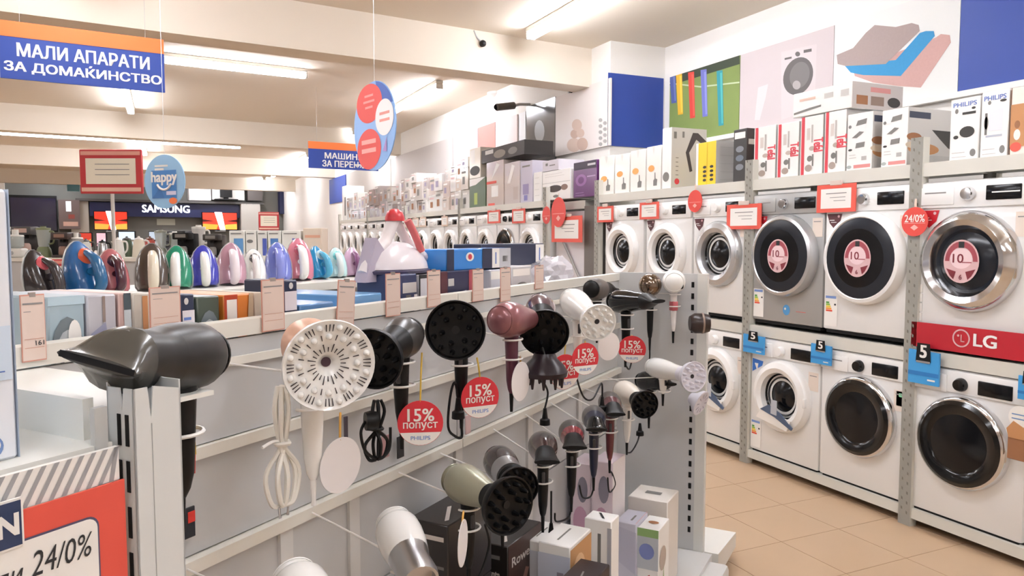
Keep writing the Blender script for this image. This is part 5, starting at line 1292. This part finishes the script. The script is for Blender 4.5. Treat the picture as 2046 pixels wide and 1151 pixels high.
MB().tube(spline([(.02, -.03, .15), (.04, -.04, .11), (.06, -.05, .06)], 4), .011, mat('#cf6a6c', .35), 10).build('red_grip', t)

# ================================================================ hanging signs
def on_plane(x, y, P, n):
    r = ray(x, y); return CAM + r * ((P - CAM).dot(n) / r.dot(n))
def beam_sign(label, xl, xr, ytr, ybr, depth, lines, name='hanging_sign', ratio=.27):
    P = at_depth(xr, ybr, depth); Q = on_plane(xl, ybr, P, BV); T = on_plane(xr, ytr, P, BV)
    w = (P - Q).length if abs(P.z - Q.z) < 1e3 else 0
    w = math.hypot(P.x - Q.x, P.y - Q.y); h = T.z - P.z
    M = Matrix.Translation((P.x, P.y, P.z)) @ Matrix.Rotation(BROT, 4, 'Z')
    t = thing(name, label, 'sign', M)
    MB().box((-w, 0, 0), (0, .015, h), BLUE).build('board', t, None, 0)
    MB().box((-w, -.002, h * (1 - ratio)), (0, .017, h), ORANGE).build('orange_band', t, None, 0)
    l = MB()
    for (s, cz, ww, hh) in lines: l.text(s, -w * .5, h * cz, w * ww, h * hh, -.002, PAPER, .035)
    l.build('lettering', t, None, 0)
    for q in (.12, .88): MB().tube([(-w * q, .008, h), (-w * q, .008, ZC - P.z)], .0012, STEEL, 5).build('hanging_wire', t)
    return t
beam_sign('large blue hanging sign with orange band reading МАЛИ АПАРАТИ ЗА ДОМАЌИНСТВО', 2, 330, 80, 185, 5.2, (('МАЛИ АПАРАТИ', .52, .80, .23), ('ЗА ДОМАЌИНСТВО', .23, .95, .24)))
beam_sign('small distant blue hanging sign with orange band reading МАШИНИ ЗА ПЕРЕЊЕ', 617, 756, 291, 342, 10.8, (('МАШИНИ', .5, .55, .22), ('ЗА ПЕРЕЊЕ', .2, .62, .24)))
# tall oval sign
def oval_sign(label, cx, cy, ry, depth, yaw, base, draw, wire=True):
    p = at_depth(cx, cy, depth); r = ry / FPX * depth
    M = Matrix.Translation(p) @ Matrix.Rotation(-YAW + yaw, 4, 'Z')
    t = thing('oval_sign', label, 'sign', M)
    MB().lathe([(0, 0), (r, 0), (r, .006), (0, .006)], base, 48, '-y').build('disc', t)
    m = MB(); draw(m, r); m.build('print', t, None, 0)
    MB().tube([(0, 0, r), (0, 0, ZC - p.z)], .001, STEEL, 5).build('hanging_wire', t)
    return t
def tall(m, r):
    y = -.0072
    m.flat([(r * .1, r * .99)] + [(r * .985 * math.cos(a), r * .985 * math.sin(a)) for a in [math.radians(x) for x in range(82, 20, -8)]] + [(r * .25, r * .35)], y, mat('#4a66b0', .5))
    rd = mat('#dc5a54', .5)
    m.ell(-r * .22, r * .53, r * .62, r * .44, y - .0005, rd, 32); m.ell(-r * .25, -r * .5, r * .58, r * .46, y - .0005, rd, 32)
    m.ell(r * .5, r * .14, r * .42, r * .4, y - .001, mat('#eeeae8', .4), 32)
    for k, (w, z) in enumerate(((.35, .68), (.45, .55), (.3, .42))): m.rect(-r * .22 - w * r * .6, z * r, -r * .22 + w * r * .6, z * r + .05 * r, y - .002, mat('#ee9a94', .5))
    for z in (-.38, -.58): m.rect(-r * .6, z * r, r * .1, z * r + .1 * r, y - .002, mat('#f0aaa2', .5))
    for z in (.2, .05): m.rect(r * .28, z * r, r * .74, z * r + .06 * r, y - .002, mat('#e0988e', .5))
    m.flat([(r * .42, -r * .6), (r * .6, -r * .3), (r * .6, -r * .62)], y - .002, mat('#a48ac0', .5))
oval_sign('tall light blue hanging sign with red and white circles', 749, 252, 87, 5.0, math.radians(-52), mat('#86aee0', .35), tall)
def happy(m, r):
    y = -.0072
    m.rect(-r * .62, -r * .62, r * .6, r * .42, y, mat('#3a7cc0', .5))
    m.text('happy', 0, r * .12, r * 1.25, r * .5, y - .0008, PAPER, .04)
    m.tube([Vector((r * .35 * math.cos(a), y - .001, r * .0 + r * .3 * math.sin(a))) for a in [math.radians(x) for x in range(200, 345, 12)]], r * .045, PAPER, 6)
    m.rect(-r * .45, r * .55, r * .2, r * .62, y, PAPER); m.rect(-r * .45, r * .42, 0, r * .5, y - .0004, PAPER)
    m.rect(r * .1, -r * .5, r * .58, -r * .36, y - .001, mat('#d9d6ee', .5))
    m.ell(r * .42, -r * .72, r * .2, r * .12, y - .001, ORANGE, 20)
    m.flat([(-r * .62, -r * .62), (-r * .2, -r * .2), (.0, -r * .62)], y - .0006, mat('#2f6cb0', .5))
oval_sign('light blue round hanging sign with a white word and smile', 330, 363, 53, 4.2, math.radians(-22), mat('#93c0e4', .35), happy)
# red price boards
def red_board(label, x0, y0, x1, y1, depth, pole=True, tilt=0.0, foot=1.33):
    p = at_depth((x0 + x1) / 2, y1, depth); w = (x1 - x0) / 2 / FPX * depth; h = (y1 - y0) / FPX * depth
    t = thing('price_board', label, 'sign', Matrix.Translation(p) @ Matrix.Rotation(-YAW + tilt, 4, 'Z'))
    fr = mat('#c0363a', .45)
    b = MB(); b.rbox((-w, 0, 0), (w, .012, h), fr, .003, 1); b.build('frame', t)
    c = MB(); c.rect(-w * .8, h * .22, w * .8, h * .8, -.001, mat('#efe6d2', .5)); c.rect(-w * .95, h * .05, w * .95, h * .14, -.001, mat('#e9b9a4', .5)); c.rect(-w * .95, h * .87, w * .95, h * .96, -.001, mat('#e0a090', .5))
    for k in range(3): c.rect(-w * .5, h * (.66 - .12 * k), w * .6, h * (.675 - .12 * k), -.002, GREYTXT)
    c.build('card', t, None, 0)
    if pole: MB().tube([(0, .006, foot - p.z), (0, .006, 0)], .008, mat('#c9c2ba', .4), 8).build('pole', t)
    if pole: MB().lathe([(0, 0), (.14, 0), (.14, .012), (.02, .02), (0, .02)], mat('#8f8b86', .4), 20, 'z', Matrix.Translation((0, .006, foot - p.z))).build('base_plate', t)
    return t
red_board('red price board on a tall pole next to the light blue round sign', 161, 300, 285, 387, 3.3, True, 0, 0.0)
red_board('red price board standing low behind the blue iron', 92, 518, 198, 586, 3.7, True, 0, 0.0)
red_board('small red price board standing on the row of white cartons', 518, 424, 557, 460, 5.4, True, .3, 0.0)

# ================================================================ middle distance: counters with kitchen appliances
def counter(label, x0, x1, depth, ztop, m, back=.5):
    p = at_depth(x0, 500, depth); L = (x1 - x0) / FPX * depth
    t = thing('display_counter', label, 'counter', Matrix.Translation((p.x, p.y, 0)) @ Matrix.Rotation(-YAW, 4, 'Z'))
    MB().box((0, 0, ztop - .035), (L, back, ztop), m).build('top', t, None, 0)
    MB().box((.02, .03, 0.08), (L - .02, back - .02, ztop - .035), PGR).build('body', t, None, 0)
    MB().box((.02, .06, 0), (L - .02, back - .04, .08), DARK).build('plinth', t, None, 0)
    return t
counter('pale display counter carrying the kitchen appliances', -60, 445, 7.8, 1.33, LEDGE, .75)
counter('farther pale display counter with dark electronics', -60, 620, 11.2, 1.34, LEDGE, .6)
counter('pale counter carrying the white cartons with blue squares', 440, 625, 4.6, 1.36, LEDGE, .35)
def put(px, depth, z):
    p = at_depth(px, 500, depth); return Matrix.Translation((p.x, p.y, z)) @ Matrix.Rotation(-YAW, 4, 'Z')
def kettle(label, px, depth, z, body, top, s=1.0):
    t = thing('electric_kettle', label, 'kettle', put(px, depth, z) @ Matrix.Scale(s, 4))
    MB().lathe([(0, 0), (.075, 0), (.078, .02), (.075, .04), (.06, .19), (.05, .21)], body, 22).build('jug', t)
    MB().lathe([(.052, .208), (.045, .225), (.015, .235), (.012, .25), (0, .252)], top, 18).build('lid', t)
    MB().tube(spline([(.055, 0, .2), (.11, 0, .19), (.115, 0, .1), (.075, 0, .05)], 5), .011, top, 8).build('handle', t)
    MB().prism([(-.05, .17), (-.085, .2), (-.045, .205)], -.015, .015, body).build('spout', t)
def blender(label, px, depth, z, base, jar, s=1.0):
    t = thing('blender', label, 'blender', put(px, depth, z) @ Matrix.Scale(s, 4))
    MB().lathe([(0, 0), (.08, 0), (.082, .02), (.07, .09), (.055, .12), (0, .12)], base, 20).build('motor_base', t)
    MB().lathe([(.05, .12), (.055, .14), (.072, .30), (.072, .31), (0, .31)], jar, 20).build('jar', t)
    MB().lathe([(.074, .308), (.074, .33), (.03, .335), (.03, .35), (0, .35)], base, 20).build('lid', t)
    MB().tube(spline([(.07, 0, .29), (.115, 0, .28), (.11, 0, .17), (.06, 0, .15)], 5), .01, base, 8).build('handle', t)
    MB().lathe([(0, 0), (.016, 0), (.014, .012), (0, .012)], STEEL, 14, '-y', Matrix.Translation((0, -.075, .05))).build('knob', t)
def coffee(label, px, depth, z, body, acc, s=1.0):
    t = thing('coffee_machine', label, 'coffee machine', put(px, depth, z) @ Matrix.Scale(s, 4))
    b = MB(); b.rbox((-.11, -.02, 0), (.11, .16, .32), body, .015); b.rbox((-.11, -.17, .24), (.11, 0, .33), body, .015); b.rbox((-.11, -.17, 0), (.11, 0, .035), body, .008); b.build('body', t)
    MB().lathe([(0, .036), (.05, .036), (.055, .06), (.05, .13), (.035, .15)], acc, 16, 'z', Matrix.Translation((0, -.09, 0))).build('cup', t)
    MB().rbox((-.025, -.115, .2), (.025, -.06, .245), DARK, .006).build('spout', t)
    MB().rect(-.07, .265, .07, .31, -.1715, acc).build('display', t, None, 0)
def mixer(label, px, depth, z, body, bowl, s=1.0):
    t = thing('food_processor', label, 'food processor', put(px, depth, z) @ Matrix.Scale(s, 4))
    MB().rbox((-.11, -.08, 0), (.11, .08, .11), body, .03, 3).build('motor_base', t)
    MB().lathe([(.06, .11), (.085, .13), (.09, .24), (.085, .25), (0, .25)], bowl, 22).build('bowl', t)
    MB().lathe([(.09, .248), (.085, .265), (.035, .27), (.035, .33), (0, .33)], body, 20).build('lid', t)
    MB().lathe([(0, 0), (.022, 0), (.02, .014), (0, .014)], STEEL, 14, '-y', Matrix.Translation((0, -.08, .055))).build('knob', t)
gj = mat('#c3cbc6', .1, alpha=.6, coat=.5); wt = mat('#e9e7e0', .3); gn = mat('#5f7a4a', .4); rd = mat('#b0402e', .35); dg = mat('#4d4a48', .35); pkk = mat('#c7a79a', .4)
Z1 = 1.33
D1 = 8.02
blender('white blender with dark green jar at the end of the kitchen counter', 8, D1 + .33, Z1, wt, gn)
mixer('white food processor on the kitchen counter', 32, D1, Z1, wt, gj, .9)
coffee('dark grey coffee machine with pink display on the kitchen counter', 62, D1 + .33, Z1, dg, pkk)
blender('olive green blender with pale jar on the kitchen counter', 88, D1, Z1, mat('#77805c', .4), gj, .95)
kettle('black kettle on the kitchen counter', 112, D1 + .33, Z1, DARK, dg, .9)
coffee('brown and black coffee machine on the kitchen counter', 134, D1, Z1, mat('#3a2c2a', .35), mat('#8f6f5f', .4), .8)
kettle('small white kettle on the kitchen counter', 172, D1 + .33, Z1, wt, dg, .8)
mixer('white food processor with smoky bowl beneath the pole', 152, D1, Z1, wt, mat('#8a8784', .2), .8)
kettle('silver kettle beside the pole', 205, D1 + .33, Z1, STEEL, DARK, .75)
kettle('tall white kettle with narrow neck on the kitchen counter', 236, D1, Z1, wt, wt, .85)
kettle('dark green kettle on the kitchen counter', 254, D1 + .33, Z1, mat('#4a5a42', .4), dg, .9)
kettle('cream white kettle behind the brown iron', 278, D1, Z1, mat('#e8e0cc', .35), wt, .9)
kettle('brick red kettle on the kitchen counter', 300, D1 + .33, Z1, rd, mat('#6a3a2a', .4), .9)
blender('grey blender with clear jar on the kitchen counter', 322, D1, Z1, mat('#8b8f82', .4), gj, .85)
blender('slim white blender on the kitchen counter', 350, D1 + .33, Z1, wt, gj, .8)
coffee('black coffee machine on the kitchen counter', 372, D1, Z1, DARK, gp, .8)
blender('tall white hand mixer stand above the royal blue iron', 398, D1 + .33, Z1, wt, mat('#d2cfca', .3), 1.0)
coffee('low black coffee machine next to the white cartons', 430, D1, Z1, mat('#2a2624', .35), gp, .75)
for lab, a, b, sq, c in (('white carton with pale blue square, first on its counter', 458, 490, (.3, .9), '#5b8fc0'), ('white carton with a hand tool sketch beside the first blue square carton', 491, 513, None, None), ('white carton with indigo edge stripe on its counter', 514, 534, (.55, 1), '#4a5aa8'), ('white carton with mid blue square on its counter', 535, 562, (.2, .8), '#4f7cb8'), ('white carton with narrow indigo stripe at the end of its counter', 563, 602, (.55, .9), '#4a55a8')):
    p, q = at_depth(a, 500, 4.75), at_depth(b, 500, 4.75); w = (b - a) / FPX * 4.75
    cc = [('f', 'rect', sq[0], .3, sq[1], .78, mat(c, .5))] if sq else [('f', 'ell', .4, .7, .3, .05, gp)]
    carton(lab, Matrix.Translation(((p.x + q.x) / 2, (p.y + q.y) / 2, 1.36)) @ Matrix.Rotation(-YAW, 4, 'Z'), w - .004, .14, .225, mat('#dcdad2', .45), cc + [('f', 'rect', .1, .9, .8, .93, gp)])
p = at_depth(625, 500, 4.75)
carton('beige carton with orange strip at the end of the white carton row', Matrix.Translation((p.x, p.y, 1.36)) @ Matrix.Rotation(-YAW, 4, 'Z'), .12, .15, .24, mat('#d8c8b6', .5), [('f', 'rect', .1, .75, .9, .82, mat('#d8a48a', .5)), ('f', 'rect', .1, .4, .9, .44, mat('#e0b8a0', .5))])
Z2 = 1.34
def monitor(label, px, depth, z, w, h, scr, em=0.0, c2=None):
    t = thing('monitor', label, 'screen', put(px, depth, z))
    MB().rbox((-w / 2, 0, .06), (w / 2, .03, .06 + h), DARK, .006, 1).build('housing', t)
    s = MB(); s.rect(-w / 2 + .012, .072, w / 2 - .012, .048 + h, -.001, mat(scr, .2, emit=em))
    if c2: s.flat([(-w / 2 + .02, .075), (w / 2 - .02, .075 + h * .5), (w / 2 - .02, .075)], -.002, mat(c2, .2, emit=em))
    s.build('screen', t, None, 0)
    MB().rbox((-w * .2, -.02, 0), (w * .2, .08, .012), DARK, .004, 1).build('foot', t); MB().box((-.02, .01, .01), (.02, .03, .08), DARK).build('neck', t, None, 0)
monitor('screen with a red and white picture on the farther counter', 122, 11.4, Z2, .12, .2, '#c43a3e', .4, '#e0c8b8')
monitor('screen showing red and yellow on the farther counter', 172, 11.4, Z2, .2, .22, '#b83a2a', .4, '#c8a040')
monitor('screen with pink and white picture on the farther counter', 203, 11.4, Z2, .16, .22, '#d8aab4', .5, '#e8eef4')
monitor('light blue laptop screen on the farther counter', 254, 11.4, Z2, .26, .24, '#bcd6e6', .6, '#d8ecf6')
monitor('tilted light blue screen on the farther counter under the far wall label', 312, 11.4, Z2, .22, .24, '#aab8c8', .4, '#c8d4e0')
for px, lab in ((334, 'dark loudspeaker beside the tilted light blue screen'), (378, 'dark loudspeaker beside the black box speaker')):
    t = thing('loudspeaker', lab, 'speaker', put(px, 11.4, Z2)); MB().rbox((-.06, 0, 0), (.06, .14, .3), mat('#3a3a3e', .4), .008).build('cabinet', t)
    MB().lathe([(.045, 0), (.045, .004), (.02, -.004), (0, .0)], DARK, 18, '-y', Matrix.Translation((0, -.001, .1))).build('woofer', t); MB().lathe([(.02, 0), (.02, .004), (0, .0)], DARK, 14, '-y', Matrix.Translation((0, -.001, .22))).build('tweeter', t)
t = thing('loudspeaker', 'black box speaker between the two dark loudspeakers', 'speaker', put(356, 11.4, Z2)); MB().rbox((-.08, 0, 0), (.08, .16, .3), DARK, .008).build('cabinet', t); MB().lathe([(.06, 0), (.06, .004), (.02, -.004), (0, .0)], BLACK, 18, '-y', Matrix.Translation((0, -.001, .14))).build('woofer', t)

# ================================================================ far wall of televisions
FMI = FARM.inverted(); FN = FARM.to_3x3() @ Vector((0, 1, 0)); FP = FARM.translation.copy()
def far(x, y):
    q = FMI @ on_plane(x, y, FP, FN); return q.x, q.z
def farbox(name, label, cat, x0, y0, x1, y1, d, m, back=0.0):
    ax, az = far(x0, y0); bx, bz = far(x1, y1)
    t = thing(name, label, cat, FARM @ Matrix.Translation(((ax + bx) / 2, -back, bz)))
    w, h = (bx - ax) / 2, az - bz
    MB().box((-w, -d, 0), (w, 0, h), m).build('board' if cat == 'sign' else 'case', t, None, 0)
    return t, w, h
t, w, h = farbox('fascia_sign', 'navy blue fascia with glowing white capital letters on the far wall', 'sign', 178, 404, 476, 436, .3, mat('#1f2650', .4))
x_, z_ = far(330, 418); c0 = FMI @ t.matrix_world.translation
MB().text('SAMSUNG', x_ - c0.x, z_ - c0.z, 1.55, .26, -.302, mat('#e8f0ff', .4, emit=1.2), .04).build('lettering', t, None, 0)
def tv(label, x0, y0, x1, y1, back):
    t, w, h = farbox('television', label, 'television', x0, y0, x1, y1, .06, DARK, back)
    s = MB(); y = -.062
    s.rect(-w * .96, h * .04, w * .96, h * .96, y, mat('#e8301e', .3, emit=.9))
    s.flat([(-w * .96, h * .04), (-w * .2, h * .04), (-w * .1, h * .3), (-w * .96, h * .35)], y - .002, mat('#f08a30', .3, emit=.9)); s.flat([(w * .96, h * .04), (w * .2, h * .04), (w * .3, h * .3), (w * .96, h * .35)], y - .002, mat('#f0a040', .3, emit=.7))
    s.flat([(-w * .96, h * .45), (-w * .3, h * .5), (-w * .96, h * .6)], y - .003, mat('#4a0c08', .3)); s.flat([(w * .96, h * .45), (w * .3, h * .5), (w * .96, h * .6)], y - .003, mat('#4a0c08', .3))
    s.flat([(-w * .3, h), (w * .12, h), (w * .3, 0), (0, 0)], y - .004, mat('#fff6ee', .3, emit=1.5))
    s.build('screen', t, None, 0); MB().box((-w * .3, -.1, -.05), (w * .3, 0, -.03), STEEL).build('foot', t, None, 0); MB().box((-.1, -.06, -.04), (.1, -.02, .02), DARK).build('neck', t, None, 0)
tv('television with a red and white picture behind the red board pole', 186, 422, 254, 460, .3)
tv('television with a red and white picture at the end of the navy fascia', 400, 424, 471, 460, .3)
t, w, h = farbox('television', 'large dark switched-off television on the far wall', 'television', 18, 390, 116, 464, .1, DARK, .2)
MB().rect(-w * .95, h * .05, w * .95, h * .93, -.102, mat('#1c1a34', .08, coat=.6)).build('screen', t, None, 0)
farbox('wall_label', 'pale rectangular label on the grey far wall between the televisions', 'sign', 313, 437, 350, 450, .02, mat('#b4b8ac', .6))
for lab, a, b, c_, d_, cc in (('white carton on the high shelf above the navy fascia', 420, 372, 484, 401, '#d8d6d0'), ('pale carton at the start of the high shelf', 374, 372, 418, 402, '#cfc6c2'), ('dark carton at the end of the high shelf', 490, 372, 520, 402, '#5c5654')):
    farbox('carton', lab, 'box', a, b, c_, d_, .4, mat(cc, .5))
t, w, h = farbox('high_shelf', 'dark high shelf above the navy fascia', 'shelf', 150, 402, 522, 406, .5, mat('#4a4846', .5))
t, w, h = farbox('monitor', 'black monitor standing on the high shelf', 'screen', 434, 368, 458, 396, .1, DARK, .5)
MB().box((-.4, -.15, -.1), (.4, .05, -.06), DARK).build('foot', t, None, 0); MB().box((-.08, -.06, -.08), (.08, 0, 0), DARK).build('neck', t, None, 0)
farbox('wall_panel', 'white refrigerator sized panel beside the red television', 'panel', 476, 408, 515, 470, .5, mat('#b9b6b0', .5))
farbox('wall_panel', 'narrow navy blue panel beside the far white panel', 'panel', 555, 384, 570, 428, .3, mat('#20264c', .5))
farbox('wall_panel', 'dark teal window panel at the end of the far wall', 'panel', 575, 385, 620, 430, .2, mat('#3c4a4c', .4))
farbox('wall_panel', 'pale grey column between the dark television and the navy fascia', 'panel', 140, 400, 178, 470, .3, mat('#bdb8ae', .6))
farbox('wall_panel', 'white column beside the large dark television', 'panel', -40, 360, 14, 470, .5, mat('#c9c2b6', .6))
t, w, h = farbox('wall_panel', 'teal blue hanging panel beside the red price board', 'panel', 131, 362, 154, 392, .1, mat('#5a8a96', .5), 3.0)
t, w, h = farbox('display_case', 'brown lit display case below the teal panel', 'display case', 116, 400, 160, 458, .5, mat('#6a5a56', .5), 0.0)
s = MB(); s.rect(-w * .3, h * .6, w * .2, h * .95, -.502, mat('#dfe4ea', .4, emit=.4)); s.rect(-w * .6, h * .1, w * .8, h * .25, -.502, mat('#c8a090', .4)); s.rect(-w * .1, h * .35, w * .5, h * .5, -.502, mat('#8a4038', .4)); s.build('picture', t, None, 0)

# ---------------------------------------------------------------- small fittings on the ceiling
p = on_z(963, 88, 3.4)
t = thing('ceiling_sensor', 'small black sensor with cable on the beam beside the long light', 'lamp', Matrix.Translation(BV * 0 + on_plane(963, 88, BV * 6.64, BV)))  # black sensor on the beam face with its cable, gives no light
MB().lathe([(0, 0), (.03, 0), (.034, .03), (.02, .06), (0, .065)], BLACK, 16, '-y').build('head', t)
MB().tube(spline([(-.02, -.02, .02), (-.06, -.01, .06), (-.09, -.01, .12)]), .008, GREY, 6).build('cable', t)
p = on_z(996, 197, 3.5)
t = thing('smoke_detector', 'white dome detector on the ceiling above the surveillance camera', 'detector', Matrix.Translation((p.x, p.y, ZC)))
MB().lathe([(.16, 0), (.16, -.03), (.1, -.07), (0, -.08)], WHITE, 24).build('dome', t)
p = on_x(1012, 213, XF - .35)
t = thing('surveillance_camera', 'grey surveillance camera on a bracket above the white wall panel', 'camera', Matrix.Translation(p))
MB().tube([(-.16, -.06, -.03), (.1, 0, .02)], .045, mat('#6a665e', .4), 12).build('housing', t)
MB().tube([(.08, 0, .01), (.2, .05, .05), (.35, .05, .06)], .018, GREY, 8).build('bracket', t)
MB().lathe([(0, 0), (.035, 0), (0, .004)], DARK, 12, '-y', Matrix.Translation((-.165, -.063, -.03))).build('lens', t)
